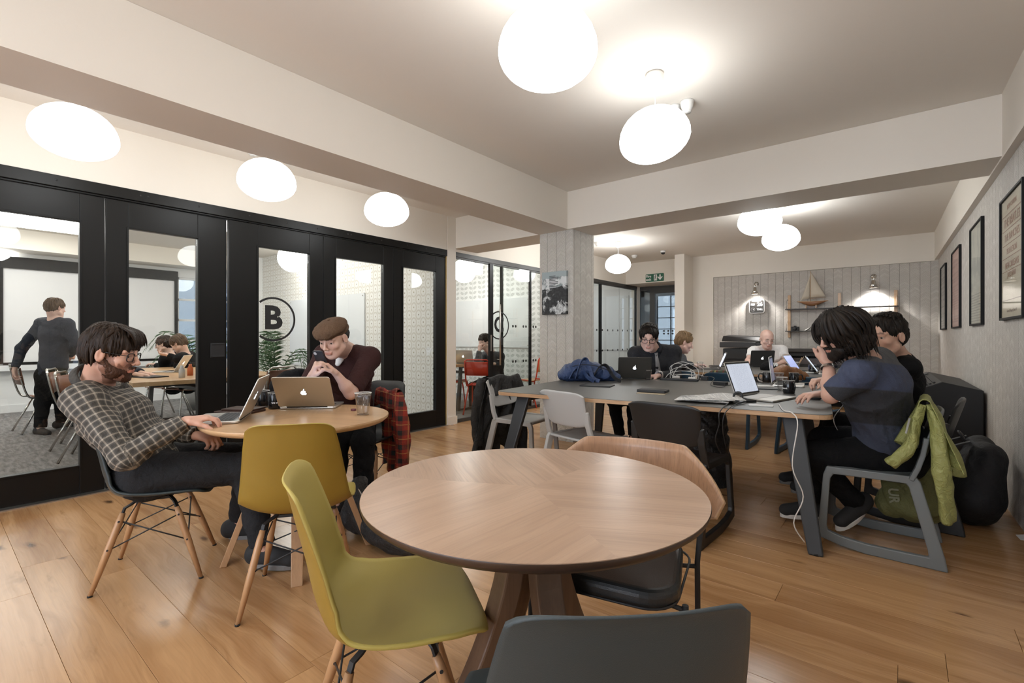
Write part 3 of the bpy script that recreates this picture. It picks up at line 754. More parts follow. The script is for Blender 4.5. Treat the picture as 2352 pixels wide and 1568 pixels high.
def make_person(label, Hd, N, Pv, fwd, hands, feet, skinc=(.62, .36, .26), h=.007, sh=.19, top=None, legs=None, shoes=None, hair=None,
                beard=None, glasses=None, sleeve=1.0, arms=(.29, .26), legl=(.44, .43), girth=1.0, brow=(.08, .045, .03), neckr=.056, group=None, chest=1.0, tie=None, lowcut=.0, hb=.010, wr=.004, shoulders=None, cloth='shirt', hem=.03, sock=None):
    """hands/feet: list (left, right) of dict(p=, d=, n=, pole=...); N base of the neck, Pv pelvis, fwd facing on the floor"""
    N = Vector(N); Pv = Vector(Pv); fwd = nrm(fwd); up = Vector((0, 0, 1)); spine = (N-Pv).normalized()
    side = spine.cross(fwd); side.z *= .2; side.normalize()                # the person's left
    front = side.cross(spine).normalized(); G = girth
    root = thing('person', label, 'person', (Pv.x, Pv.y, 0), 0, group)
    chestp = N-spine*.16+front*.01; belly = Pv+spine*.14+front*.015*G
    SHL = shoulders or [N+side*sh-spine*.045, N-side*sh-spine*.045]
    B_, T_, L_, SHO = [], [], [], []
    def torso(P, e, tg):
        P += [Cap(Pv+up*.01, belly, .105*G+e, .100*G+e, .03, sq=(side, .68), tag=tg), Cap(belly, chestp, .102*G+e, .112*chest+e, .04, sq=(side, .68), tag=tg),
              Cap(chestp, N-spine*.055, .110*chest+e, .070+e, .04, sq=(side, .60), tag=tg), Cap(SHL[0], SHL[1], .058+e, k=.05, tag=tg)]
        for q in SHL: P.append(Cap(N-spine*.005, q, .045+e, .058+e, .035, tag=tg))
    torso(B_, 0, 0); torso(T_, hb, 1)
    arm = []
    for i, hd in enumerate(hands):
        if hd is None: continue
        sp = SHL[i]; wp = Vector(hd['p']); el = Vector(hd['e']) if 'e' in hd else ik(sp, wp, arms[0], arms[1], hd['pole'])
        sd = (side if i == 0 else -side)
        B_ += [Cap(sp, el, .050, .041, .03, tag=0), Cap(el, el+(wp-el)*.35, .041, .041, .02, tag=0), Cap(el+(wp-el)*.35, wp, .041, .027, .02, sq=(hd['n'], 1.2), tag=0)]
        B_ += hand_prims(wp, hd['d'], hd['n'], -1 if i == 0 else 1, hd.get('curl', (25, 35, 25)), thumb=hd.get('thumb', (35, 20)), S=hd.get('S', 1.0))
        T_ += [Cap(sp, el, .060+hb, .047+hb, .035, tag=10+i*2) if sleeve >= 1 else Cap(sp, sp+(el-sp)*sleeve, .062+hb, .052+hb, .035, cut=(0, 1), tag=10+i*2)]
        if sleeve >= 1:
            T_.append(Cap(el, el+(wp-el)*min(1, sleeve-1+.0001) if sleeve < 2 else wp, .046+hb, (.046-.016*(sleeve-1))+hb, .02, cut=(0, 1), tag=11+i*2))
        arm.append((sp, el, wp))
    kn = []
    for i, ft in enumerate(feet or []):
        sd = side if i == 0 else -side; hp = Pv+sd*.09*G
        if ft is None: continue
        an = Vector(ft['p']); kne = Vector(ft['k']) if 'k' in ft else ik(hp, an, legl[0], legl[1], ft.get('pole', fwd+up))
        tdir = nrm(ft.get('d', fwd)); fl = Vector((tdir.x, tdir.y, ft.get('tz', 0))).normalized()
        toe = an+fl*.15-up*ft.get('drop', .055); heel = an-fl*.05-up*ft.get('drop', .055)
        B_ += [Cap(hp, kne, .080*G, .056, .04, tag=0), Cap(kne, kne+(an-kne)*.35, .055, .055, .02, tag=0), Cap(kne+(an-kne)*.35, an, .055, .038, .02, tag=0), Cap(an, toe, .032, .026, .02, tag=0)]
        e = .012
        L_ += [Cap(hp, kne, .088*G+e, .064+e, .05, tag=20+i*2), Cap(kne, an+(kne-an)*.07, .062+e, .046+e, .03, cut=(0, 1), tag=21+i*2)]
        SHO.append([Cap(heel+up*.02, toe+up*.012, .040, .036, .02, sq=(fl.cross(up), .92)), Cap(heel+up*.045, an+up*.01, .040, .044, .025, cut=(0, 1)), Cap(an-up*.01, toe+up*.02, .040, .028, .02),
                    ])
        kn.append((toe, heel, fl))
    if feet: L_ += [Cap(Pv-side*.05-up*.01, Pv+side*.05-up*.01, .100*G+.012, k=.05, tag=19), Cap(Pv, Pv+spine*.07, .108*G+.003, .106*G+.003, .03, sq=(side, .68), cut=(0, 1), tag=19)]
    else: pass
    S = Hd.S
    nk = Hd.p(-.030, 0, -.045); B_ += [Cap(nk, N, neckr, neckr+.004, .03, tag=0), Cap(Hd.p(.03, 0, -.075), N+front*.03, .036, .042, .03, tag=0)]+Hd.prims()
    Vb, Fb = surface(B_, h)
    q = Hd.loc(Vb); f_, l_, u_ = q.T; base = np.array(skinc); cols = np.tile(base, (len(Vb), 1))
    hd_ = (u_ > -.14) & (u_ < .13) & (np.abs(l_) < .1) & (np.abs(f_) < .14)
    lip = hd_ & (f_ > .086) & (np.abs(l_) < .022) & (u_ > -.0715) & (u_ < -.0500); cols[lip] = base*np.array([.90, .66, .64])
    def blend(msk, c, a): cols[msk] = cols[msk]*(1-a)+np.array(c)*a
    ch = hd_ & (np.abs(np.abs(l_)-.043) < .020) & (np.abs(u_+.025) < .02) & (f_ > .05); cw = (np.exp(-((np.abs(l_[ch])-.043)**2+(u_[ch]+.025)**2)/(.013**2))*.30)[:, None]; cols[ch] = cols[ch]*(1-cw)+base*np.array([1.0, .70, .64])*cw
    br = hd_ & (np.abs(np.abs(l_)-.031) < .019) & (np.abs(u_-(.0285+.10*(.031-np.abs(np.abs(l_)-.028)))) < .0045) & (f_ > .06); blend(br, brow, .85)
    ey = hd_ & (np.abs(np.abs(l_)-.034) < .016) & (np.abs(u_-.004) < .009) & (f_ > .066); blend(ey, base*.5, .45)
    if beard and beard.get('stubble'):
        st = hd_ & ((u_ < -.036+.010*np.sin(f_*300)) | ((f_ < .045) & (u_ < .006) & (np.abs(l_) > .045))) & (f_ > -.005) & ~lip & (np.abs(l_) < .078); cols[st] = cols[st]*.25+np.array(beard['stubble'])*.75*(1+.4*np.sin(f_[st]*900+np.sin(u_[st]*700)*2)*np.sin(l_[st]*800+u_[st]*600))[:, None]
    if hair and hair.get('shadow'):
        st = hd_ & (u_ > .02) & ((f_ < .05) | (u_ > .075)); blend(st, hair['shadow'], .8)
    softmesh('body', Vb, Fb, skin, root, cols=cols)
    for e in (1, -1):                                   # eyeballs with iris
        c = Hd.p(.0735, e*.0325, .0045); m = M(); ax = Hd.ax; T = Matrix((ax[1], ax[2], ax[0])).transposed(); r = .0128*S
        m.lathe([(max(r*math.sin(PI*k/10), .0001), -r*math.cos(PI*k/10)) for k in range(9)], c, 12, T=T)
        m.lathe([(r*math.sin(.55), r*math.cos(.55)+.0004), (.0001, r+.0006)], c, 12, mi=1, T=T)
        m.build('eye', [mat('eye_white', (.62, .58, .55), .2), mat('iris', (.03, .022, .018), .15)], root).matrix_parent_inverse = root.matrix_basis.inverted()
    if top:
        T2 = list(T_)
        T2.append(Cap(N+front*.035+spine*.045, N+front*(.055+lowcut)+spine*.12, .045+lowcut*.4, .09, .01, sub=True)); T2.append(Cap(N-front*.03+spine*.03, N-front*.02+spine*.15, .050, .075, .01, sub=True))
        V, F = surface(T2, max(h, .006), wrinkle(wr, seed=len(label)))
        pt_ = patcoords(T_, V); o = softmesh(cloth, V, F, top, root, pat=pt_)
    if legs:
        V, F = surface(L_, max(h, .007), wrinkle(.004, (13, 17, 9), 2)); softmesh('trousers', V, F, legs, root, pat=patcoords(L_, V))
    for P, (toe, heel, fl) in zip(SHO, kn):
        if not shoes: break
        V, F = surface(P, .006); zb = min(toe.z, heel.z)
        o = softmesh('shoe', V, F, shoes[0], root)
        m = M(); pl = []; sdv = fl.cross(up).normalized()
        for k in range(20):
            a = 2*PI*k/20; pl.append((math.cos(a)*(.125 if math.cos(a) > 0 else .115), math.sin(a)*(.043-.006*math.cos(a+PI))))
        m.prism(pl, up*.026, (toe+heel)/2-up*.030+fl*.01, fl, sdv); so = m.build('sole', shoes[1], o, bevel=.004)
        so.matrix_parent_inverse = (root.matrix_basis).inverted() @ Matrix.Identity(4) if 0 else o.matrix_parent_inverse
        so.matrix_parent_inverse = Matrix.Identity(4)
    if hair:
        parts = []
        if hair.get('base'):
            P = hair['base'](Hd)
            am = hair.get('amp', .004)
            def wv(Q, am=am):
                q = Hd.loc(Q); a = np.arctan2(q[:, 1], q[:, 0]+.01)
                return am*(np.sin(a*34+q[:, 2]*40+3*np.sin(a*7))+.6*np.sin(a*53+q[:, 2]*25))+.5*am*np.sin(q[:, 0]*90+q[:, 2]*70)
            V, F = surface(P, .0055, wv); q = Hd.loc(V); parts.append((V, F, np.stack([q[:, 2], np.arctan2(q[:, 1], q[:, 0])*.08, q[:, 0]*.2], 1)))
        if hair.get('tufts'):
            for n_, fn_, r_ in hair['tufts']: parts.append(hair_tufts(Hd, n_, fn_, n_, r_))
        V, F, P = merge(parts); softmesh('hair', V, F, hair['mat'], root, pat=P)
    if beard and 'mat' in beard:
        sc = beard.get('len', .007); ba = beard.get('amp', .0016); P = []
        E = lambda f, l, u, r, k=.015, **kw: Ell(Hd.p(f, l, u), [x*S for x in r], Hd.ax, k, **kw)
        P = [E(.036, 0, -.072, (.054+sc, .053+sc, .042+sc)), E(.073, 0, -.098, (.024+sc, .026+sc, .020+sc)), Cap(Hd.p(.0, .063, -.03), Hd.p(.05, .046, -.075), .014+sc, .02+sc, .02), Cap(Hd.p(.0, -.063, -.03), Hd.p(.05, -.046, -.075), .014+sc, .02+sc, .02),
             E(.105, 0, -.0595, (.026, .025, .0085), .004, sub=True), E(.085, .045, -.028, (.035, .03, .022), .01, sub=True), E(.085, -.045, -.028, (.035, .03, .022), .01, sub=True), E(.12, 0, -.02, (.05, .05, .018), .01, sub=True),
             Cap(Hd.p(.098, -.022, -.048), Hd.p(.098, .022, -.048), .0065*S, k=.005)]
        V, F = surface(P, .0045, lambda Q: ba*np.sin(Q[:, 0]*420+2*np.sin(Q[:, 2]*300))*np.sin(Q[:, 1]*380+Q[:, 2]*390+2*np.sin(Q[:, 0]*210))); softmesh('beard', V, F, beard['mat'], root, pat=Hd.loc(V))
    if glasses:
        m = M(); gm = glasses
        for e in (1, -1):
            ring = [Hd.p(.101-.010*abs(math.cos(2*PI*k/20)*.8+.4 if e*1 > 0 else math.cos(2*PI*k/20)*-.8+.4)*.5-.004, e*.0345+.0265*math.copysign(abs(math.cos(2*PI*k/20))**.6, math.cos(2*PI*k/20)), .002+.0195*math.copysign(abs(math.sin(2*PI*k/20))**.75, math.sin(2*PI*k/20))) for k in range(20)]
            m.tube(ring, .0024*S, 6, closed=True); m.tube([Hd.p(.090, e*.060, .010), Hd.p(.06, e*.075, .011), Hd.p(.0, e*.0825, .012), Hd.p(-.02, e*.083, -.006)], .0019*S, 6)
        m.tube([Hd.p(.100, .011, .010), Hd.p(.104, 0, .013), Hd.p(.100, -.011, .010)], .0018*S, 6)
        g = m.build('spectacles', gm, root); g.matrix_parent_inverse = root.matrix_basis.inverted()
    return dict(root=root, arm=arm, shl=SHL, side=side, front=front, spine=spine, N=N, H=Hd)
def child_world(o, root): o.parent = root; o.matrix_parent_inverse = root.matrix_basis.inverted(); return o
def ihead(Hd, f, l, u): return Hd.p(f, l, u)
# ================================================================== fabrics and hair
def cd(r, z, u=0): v = cam2w(r, z); v.z = u; return v.normalized()
def plaid(name, base, dark, line, sc=26.0, seed=0):
    def fn():
        a, b, c = xyz('pat'); u = (a*sc+c*.37); v = (b*sc+c*.61)
        fu = (u.fr()-.5).abs(); fv = (v.fr()-.5).abs()
        lu = 1-fu.step(.05, .14); lv = 1-fv.step(.05, .14)
        col = mixc(((fu.gt(.27)+fv.gt(.27))*.5).step(0, 1), base, dark)
        col = mixc(lu.mx(lv)*.8, col, line)
        x, y, z = xyz('World')
        return dict(col=mixc(lu*lv, col, tuple(min(1, q*1.5) for q in line)), bump=(noise(vec(x, y, z), 28, 3), .018))
    return mat(name, base, .85, fn=fn)
def cloth(name, c, c2=None, rough=.85, scale=26, b=.010, fine=600):
    def fn():
        x, y, z = xyz('World'); n = noise(vec(x, y, z), scale, 3, .6, .6); f = noise(vec(x, y, z), fine, 2)
        return dict(col=mixc(f.step(.3, .7)*.6+n*.3, c, c2 or tuple(v*1.5 for v in c)), bump=(n+f*.03, b))
    return mat(name, c, rough, fn=fn, spec=.2)
shirt1 = plaid('checked_shirt', (.085, .077, .066), (.048, .043, .037), (.27, .235, .19), 31.0)
jean = cloth('dark_jeans', (.012, .0125, .014), (.030, .031, .034)); blkt = cloth('black_cloth', (.004, .004, .0045), (.008, .008, .009))
maroon = cloth('maroon_wool', (.032, .012, .012), (.055, .022, .02)); suit = cloth('charcoal_suit', (.022, .022, .024), (.038, .038, .041))
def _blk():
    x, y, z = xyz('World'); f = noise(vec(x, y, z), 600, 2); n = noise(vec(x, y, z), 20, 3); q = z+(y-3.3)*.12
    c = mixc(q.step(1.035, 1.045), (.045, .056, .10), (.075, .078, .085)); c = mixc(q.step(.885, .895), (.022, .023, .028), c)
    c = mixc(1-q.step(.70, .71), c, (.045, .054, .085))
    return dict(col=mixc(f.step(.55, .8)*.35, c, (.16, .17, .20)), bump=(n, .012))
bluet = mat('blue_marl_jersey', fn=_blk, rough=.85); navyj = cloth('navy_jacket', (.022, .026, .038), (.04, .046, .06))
greyk = cloth('grey_knit', (.045, .047, .052), (.08, .082, .088)); tweed = cloth('brown_tweed', (.075, .042, .024), (.17, .105, .065), fine=300)
def _tee():
    x, y, z = xyz('World'); n = noise(vec(x*3, y*3, z*3), 14, 5, .7, 1); m_ = (1-((x+1.72)*(x+1.72)*20+(z-.86)*(z-.86)*60).step(.3, .9))
    return dict(col=mixc(n.step(.57, .62)*m_*.8, (.86, .85, .84), (.12, .10, .11)), bump=(noise(vec(x, y, z), 24, 3), .01))
whitet = mat('white_printed_jersey', fn=_tee, rough=.8)
hbrown = hairmat('brown_hair', (.010, .0058, .0034), (.042, .023, .013)); hdark = hairmat('dark_hair', (.006, .0045, .0038), (.026, .018, .013))
hblond = hairmat('blond_hair', (.12, .075, .038), (.30, .19, .10)); hlt = hairmat('light_brown_hair', (.05, .03, .018), (.15, .095, .055))
bbeard = hairmat('ginger_brown_beard', (.035, .014, .007), (.10, .042, .022))
shoem = [mat('black_suede', (.018, .018, .019), .8), mat('grey_sole', (.17, .165, .16), .7)]
shoew = [mat('black_suede'), mat('white_sole', (.62, .60, .57), .6)]
def E_(Hd, f, l, u, r, k=.015, **kw): return Ell(Hd.p(f, l, u), [x*Hd.S for x in r], Hd.ax, k, **kw)
def cap_base(e=.014, fh=0):
    def b(Hd):
        P = [E_(Hd, -.014, 0, .046, (.098+e, .077+e, .078+e)), E_(Hd, -.052, 0, .002, (.058+e, .066+e*.8, .060+e))]
        P.append(E_(Hd, .118, 0, -.030, (.058, .088, .078), .012, sub=True)); P.append(E_(Hd, .080, 0, -.070, (.09, .12, .06), .012, sub=True))
        if fh: P.append(E_(Hd, .130, 0, .046, (.062, .080, .052), .012, sub=True))
        for s_ in (1, -1): P.append(E_(Hd, .012, s_*.085, -.035, (.030, .03, .042), .008, sub=True))
        return P
    return b
def sweep(spread=.9, length=1.0, crown=(-.03, 0, .13), sidep=.0, low=-.05, fmax=1.25, smax=1.33):
    def f(rg):                                       # a lock from the crown over the skull ellipsoid
        a = rg.uniform(-PI, PI); c0 = rg.uniform(.05, .55); L = rg.uniform(.7, 1.15)*length; pts = []
        a0 = a
        for k in range(4):
            t = c0+L*k/3; t = min(t, 1.72 if abs(a) > 2.2 else (smax if abs(a) > 1.2 else fmax+.5*max(0, abs(a)-.5))); aa = a0+.25*k/3*rg.uniform(-1, 1)+sidep*k/3
            R = 1.0+.06*math.sin(k*2)+rg.uniform(0, .05)
            pts.append((-.014+(.108)*R*math.sin(t)*math.cos(aa), .088*R*math.sin(t)*math.sin(aa), .046+.090*R*math.cos(t)))
        return pts
    return f
def fringe(x0=-.06, x1=.06, drop=.035, push=.012, lean=.03):
    def f(rg):
        l = rg.uniform(x0, x1); s = rg.uniform(.7, 1.2)
        return [(.02, l*.8, .133), (.072, l, .118), (.098+push, l+lean*.5, .085), (.104+push, l+lean, .085-drop*s)]
    return f
def nape(z0=.02, z1=-.07):
    def f(rg):
        a = rg.choice((-1, 1))*rg.uniform(1.7, PI); q = rg.uniform(0, 1); z = z0+(z1-z0)*q*.4
        return [(-.014+.108*math.cos(a), .090*math.sin(a), z+.03), (-.014+.104*math.cos(a)-.004, .088*math.sin(a), z), (-.016+.094*math.cos(a), .080*math.sin(a), z-.035), (-.020+.084*math.cos(a), .070*math.sin(a), z-.06)]
    return f
# ================================================================== chairs and tables
def interp(xs, ys, t):
    for i in range(len(xs)-1):
        if t <= xs[i+1]: f = (t-xs[i])/(xs[i+1]-xs[i]+1e-9); return ys[i]+(ys[i+1]-ys[i])*f
    return ys[-1]
def ringprism(m, outer, inner, d, f, mi=0):
    n = len(outer); d = Vector(d); a = [Vector(f(p)) for p in outer]+[Vector(f(p)) for p in inner]; vs = a+[p+d for p in a]; fs = []
    for i in range(n):
        j = (i+1) % n
        fs += [(i, j, n+j, n+i), (2*n+j, 2*n+i, 3*n+i, 3*n+j), (j, i, 2*n+i, 2*n+j), (n+i, n+j, 3*n+j, 3*n+i)]
    return m.add(vs, fs, mi)
def plas(name, c, r=.42): return mat(name, c, r, fn=lambda: dict(bump=(noise(vec(*xyz('World')), 700, 2), .0003)))
lime = plas('lime_fabric', (.46, .365, .09), .55); mustard = plas('mustard_shell', (.275, .170, .022), .42)
teal = plas('dark_teal_shell', (.030, .042, .045), .42); slate = plas('slate_fabric', (.045, .056, .060), .6)
tgrey = plas('mid_grey_plastic', (.155, .17, .175)); lgrey = plas('light_grey_plastic', (.46, .455, .44)); tblack = plas('black_plastic', (.016, .016, .016)); tblue = plas('petrol_blue_plastic', (.018, .055, .095))
def shell_chair(label, x, y, rz, inner, outer, group=None, low=0):
    t = thing('shell_chair', label, 'chair', (x, y, 0), rz, group)
    P = spline([(.245, .398, 0), (.225, .418, 0), (.14, .418, 0), (.02, .402, 0), (-.09, .402, 0), (-.160, .432, 0), (-.200, .510, 0), (-.225, .62, 0), (-.250, .72, 0), (-.268, .800, 0), (-.278, .825, 0)], 4)
    n = len(P); W = [.165, .205, .232, .240, .238, .228, .218, .205, .190, .172, .158]; cz = [.0, .004, .018, .040, .055, .055, .03, 0, 0, 0, -.0]; cyo = [-.02, -.01, 0, 0, .01, .03, .055, .055, .045, .03, .020]
    xs = [i/10 for i in range(11)]; nu = 35; vs = []
    for j in range(n):
        v0 = j/(n-1)
        for i in range(nu):
            u = -1+2*i/(nu-1); au = abs(u); q = au**2.6; v = v0
            if v0 > .55 and au > .45: v -= .105*((v0-.55)/.45)**2*((au-.45)/.55)**2.6
            if v0 < .25 and au > .45: v += .075*((.25-v0)/.25)**1.5*((au-.45)/.55)**2.6
            w_ = interp(xs, W, v); a = interp(xs, cz, v); b = interp(xs, cyo, v); fi = v*(n-1); i0 = min(int(fi), n-2); pp = P[i0].lerp(P[i0+1], fi-i0)
            vs.append((u*w_, pp.x+b*q, pp.y+a*q))
    fs = [(j*nu+i, (j+1)*nu+i, (j+1)*nu+i+1, j*nu+i+1) for j in range(n-1) for i in range(nu-1)]
    m = M().add(vs, fs, 0, True); o = m.build('shell', [inner, outer], t)
    md = o.modifiers.new('solid', 'SOLIDIFY'); md.thickness = .011; md.offset = 1; md.material_offset = 1; md.material_offset_rim = 0; md.thickness_clamp = 1
    feet = [(sx*.205, sy*.215) for sx in (-1, 1) for sy in (-1, 1)]
    for fx, fy in feet:
        tp = Vector((fx*.66, fy*.50-.005, .345)); ft = Vector((fx, fy, .004)); d = ft-tp
        l = M().tube([tp, tp+d*.12, tp+d*.5, ft], [.0115, .015, .0155, .0095], 12).build('leg', beech, t)
        M().tube([ft-Vector((0, 0, .004)), ft+Vector((0, 0, .004))], .0105, 10).build('glide', rubber, l)
        b = M().tube([tp+d*.13, tp-d*.06, (fx*.56, fy*.40, .375), (fx*.40, fy*.28, .392)], (.018, .007)).build('bracket', blackm, t)
        M().tube([tp+d*.10+Vector((.016, 0, 0)), tp+d*.10-Vector((.016, 0, 0))], .005, 8).tube([tp+d*.45+Vector((.017, 0, 0)), tp+d*.45-Vector((.017, 0, 0))], .0045, 8).build('bolt', blackm, l)
    def lp(fx, fy, f): tp = Vector((fx*.66, fy*.50-.005, .345)); return tp+(Vector((fx, fy, 0))-tp)*f
    m = M()
    for a, b in ((0, 1), (2, 3), (0, 2), (1, 3)):
        m.tube([lp(*feet[a], .10), lp(*feet[b], .46)], .0032, 6).tube([lp(*feet[b], .10), lp(*feet[a], .46)], .0032, 6)
    m.build('wire_brace', blackm, t)
    M().box(-.09, .09, -.07, .07, .378, .39).build('seat_plate', blackm, t)
    return t
def rocker_chair(label, x, y, rz, m_, group=None):
    t = thing('rocker_chair', label, 'chair', (x, y, 0), rz, group)
    out = [(-.31, .0), (-.15, .0), (.02, .0), (.14, .016), (.250, .045), (.245, .10), (.222, .40), (.205, .448), (.0, .452), (-.185, .456), (-.205, .43), (-.30, .06)]
    inn = [(-.235, .058), (-.15, .056), (.02, .056), (.13, .068), (.198, .088), (.204, .11), (.188, .38), (.172, .408), (.0, .412), (-.145, .414), (-.158, .396), (-.232, .09)]
    for s in (1, -1):
        mm = M(); ringprism(mm, out, inn, (s*-.030, 0, 0), lambda p: (s*(.240-.012*(p[1] > .3)), p[0], p[1]))
        mm.build('side_frame', m_, t, bevel=.006, seg=2)
    M().grid(lambda u, v: (-.205+.41*u, -.19+.40*v, .448-.016*math.sin(PI*u)*math.sin(PI*min(v*1.1, 1))-.012*max(0, v-.85)/.15), 11, 11).build('seat', m_, t, solid=.014)
    def bk(u, v):
        a = 2*u-1; w_ = .205+.025*v; z = .535+.262*v
        r = .035*max(0, v-.86)/.14*abs(a)**6; r2 = .03*max(0, .2-v)/.2*abs(a)**5
        return (a*w_, -.205-.075*v-.030*(1-a*a), z-r+r2)
    M().grid(bk, 15, 11).build('backrest', m_, t, solid=.016, sub=1)
    for s in (1, -1):
        M().tube([(s*.215, -.165, .435), (s*.214, -.192, .50), (s*.208, -.212, .57), (s*.205, -.228, .66)], (.045, .024)).build('back_upright', m_, t, bevel=.006)
    return t
def facing(vx, vy): return math.atan2(-vx, vy)
# front round walnut table
def cround(x, y, R_, topm, edgem, legm, label, rz, curved=True):
    t = thing('round_table', label, 'table', (x, y, 0), rz)
    M().lathe([(0.001, .722), (R_-.020, .722), (R_-.003, .736), (R_, .7465), (R_-.001, .7495)], n=96).build('table_top', edgem, t)
    NS = 3; SA = math.radians(-33)-rz
    for k in range(NS):
        a0 = SA+k*2*PI/NS; m = M(); pts = [(0, 0, .7512)]+[((R_-.0015)*math.cos(a0+2*PI/NS*i/32), (R_-.0015)*math.sin(a0+2*PI/NS*i/32), .7512) for i in range(33)]
        lo = [(p[0], p[1], .749) for p in pts]; n = len(pts)
        rot = Matrix.Rotation(-(a0+PI/NS), 3, 'Z')
        m.add([rot @ Vector(p) for p in pts+lo], [tuple(range(n))]+[(i, i+n, (i+1) % n+n, (i+1) % n) for i in range(n)])
        o = m.build('veneer_panel', topm, t); o.rotation_euler = (0, 0, a0+PI/NS)
    for k in range(4):
        a = PI/4+k*PI/2; c, s = math.cos(a), math.sin(a)
        if curved:
            P = spline([(c*.07, s*.07, .72), (c*.07, s*.07, .60), (c*.085, s*.085, .47), (c*.17, s*.17, .26), (c*.33, s*.33, .0)], 6)
            n = len(P); vs = []
            for i, p in enumerate(P):
                f = i/(n-1); w_ = .042-.006*f; th = .022+.006*math.sin(PI*f); tng = (P[min(i+1, n-1)]-P[max(i-1, 0)]).normalized(); sd = Vector((-s, c, 0)); nn = tng.cross(sd)
                for q in ((1, 1), (-1, 1), (-1, -1), (1, -1)): vs.append(p+sd*w_*q[0]+nn*th*q[1])
            fs = [(4*i+k_, 4*i+(k_+1) % 4, 4*(i+1)+(k_+1) % 4, 4*(i+1)+k_) for i in range(n-1) for k_ in range(4)]+[(3, 2, 1, 0), (4*n-4, 4*n-3, 4*n-2, 4*n-1)]
            l = M().add(vs, fs, 0, False).build('leg', legm, t, bevel=.006, seg=2)
            M().lathe([(.0, .003), (.009, .003), (.012, 0)], (c*.096, s*.096, .66), 10, T=Matrix.Rotation(a, 3, 'Z') @ Matrix.Rotation(PI/2, 3, 'Y')).build('screw', blackm, l)
        else:
            tp = Vector((c*.10, s*.10, .715)); ft = Vector((c*.36, s*.36, .0)); m = M()
            vs = []
            for p, w_ in ((tp, .034), (ft, .026)):
                sd = Vector((-s, c, 0)); rd = Vector((c, s, 0))
                for q in ((1, 1), (-1, 1), (-1, -1), (1, -1)): vs.append(p+sd*w_*q[0]+rd*.016*q[1])
            m.add(vs, [(0, 1, 5, 4), (1, 2, 6, 5), (2, 3, 7, 6), (3, 0, 4, 7), (3, 2, 1, 0), (4, 5, 6, 7)]).build('leg', legm, t, bevel=.003)
    M().lathe([(.001, .722), (.16, .722), (.16, .708), (.001, .708)], n=24).build('mounting_plate', blackm, t)
    if curved: M().lathe([(.001, .60), (.058, .60), (.058, .708), (.001, .708)], n=24).build('hub', legm, t)
    return t
cround(-.83, 1.115, .478, walnut, walnute, walnutd, 'round walnut table with quartered veneer top in the middle of the floor', .33)
cround(-2.555, 1.305, .470, oakt, oakt, oakleg, 'round oak cafe table carrying two silver laptops and two black mugs', .28, False)
# shell chairs
shell_chair('lime and mustard shell chair tucked in at the left of the walnut table', *cam2w(-.340, 1.365).xy, facing(*cam2w(.95, .31).xy), lime, mustard, 'lime and mustard shell chairs')
shell_chair('lime and mustard shell chair seen from behind at the oak table', -2.165, 1.112, facing(-.80, .60), lime, mustard, 'lime and mustard shell chairs')
shell_chair('dark teal shell chair under the bearded man', -2.955, .77, facing(.453, .891), teal, teal)
shell_chair('slate grey shell chair with its back to the viewer before the walnut table', *cam2w(.137, .888).xy, facing(*cam2w(-.10, 1).xy), slate, teal)
q = cam2w(-1.10, 3.70); shell_chair('black shell chair under the man in the flat cap', q.x, q.y, facing(*(cam2w(-.33, -.94).xy)), tblack, tblack)
# lounge chair with wrapped plywood back
def ply_chair(label, x, y, rz):
    t = thing('lounge_chair', label, 'chair', (x, y, 0), rz)
    def bk(u, v):
        a = (u-.5)*2; th = a*1.12; rx = .350; ry = .335
        w_ = abs(a); zt = .775-.145*max(0, (w_-.48)/.52)**1.05; zb = .50+.075*w_**2
        fl = .030*(v-.2)
        return ((rx+fl)*math.sin(th)*1.0, .05-(ry+fl)*math.cos(th)+.0, zb+(zt-zb)*v)
    o = M().grid(bk, 65, 9).build('backrest', [walnutv, plyedge], t)
    md = o.modifiers.new('solid', 'SOLIDIFY'); md.thickness = .012; md.offset = 0; md.material_offset_rim = 1
    m = M(); pl = [(p[0], p[1]+.03) for p in rrect(.46, .44, .10, 6)]
    m.prism([(a*(1-.10*(b < -.0)), b) for a, b in pl], (0, 0, .062), (0, 0, .395), (1, 0, 0), (0, 1, 0)); m.build('seat_cushion', mat('black_leather', (.020, .021, .021), .33, fn=lambda: dict(bump=(noise(vec(*xyz('World')), 350, 2), .0006))), t, bevel=.022, seg=4)
    m = M()
    loop = [(a*.95, b+.03, .412) for a, b in rrect(.478, .458, .10, 6)]
    m.tube(loop, .004, 6, closed=True).build('piping', blackm, t)
    for s in (1, -1):
        M().tube([(s*.250, .17, 0), (s*.246, .165, .40)], .0095, 10).build('leg', blackm, t)
        M().tube([(s*.252, -.13, 0), (s*.248, -.14, .40), (s*.262, -.175, .58)], .0095, 10).build('leg', blackm, t)
        M().tube([(s*.246, .165, .385), (s*.19, .15, .385), (s*.19, -.12, .385), (s*.248, -.14, .385)], .008, 8).build('seat_rail', blackm, t)
    return t
ply_chair('walnut plywood lounge chair with black padded seat and thin black steel legs', *cam2w(.36, 1.66).xy, facing(*cam2w(-.45, -.89).xy))
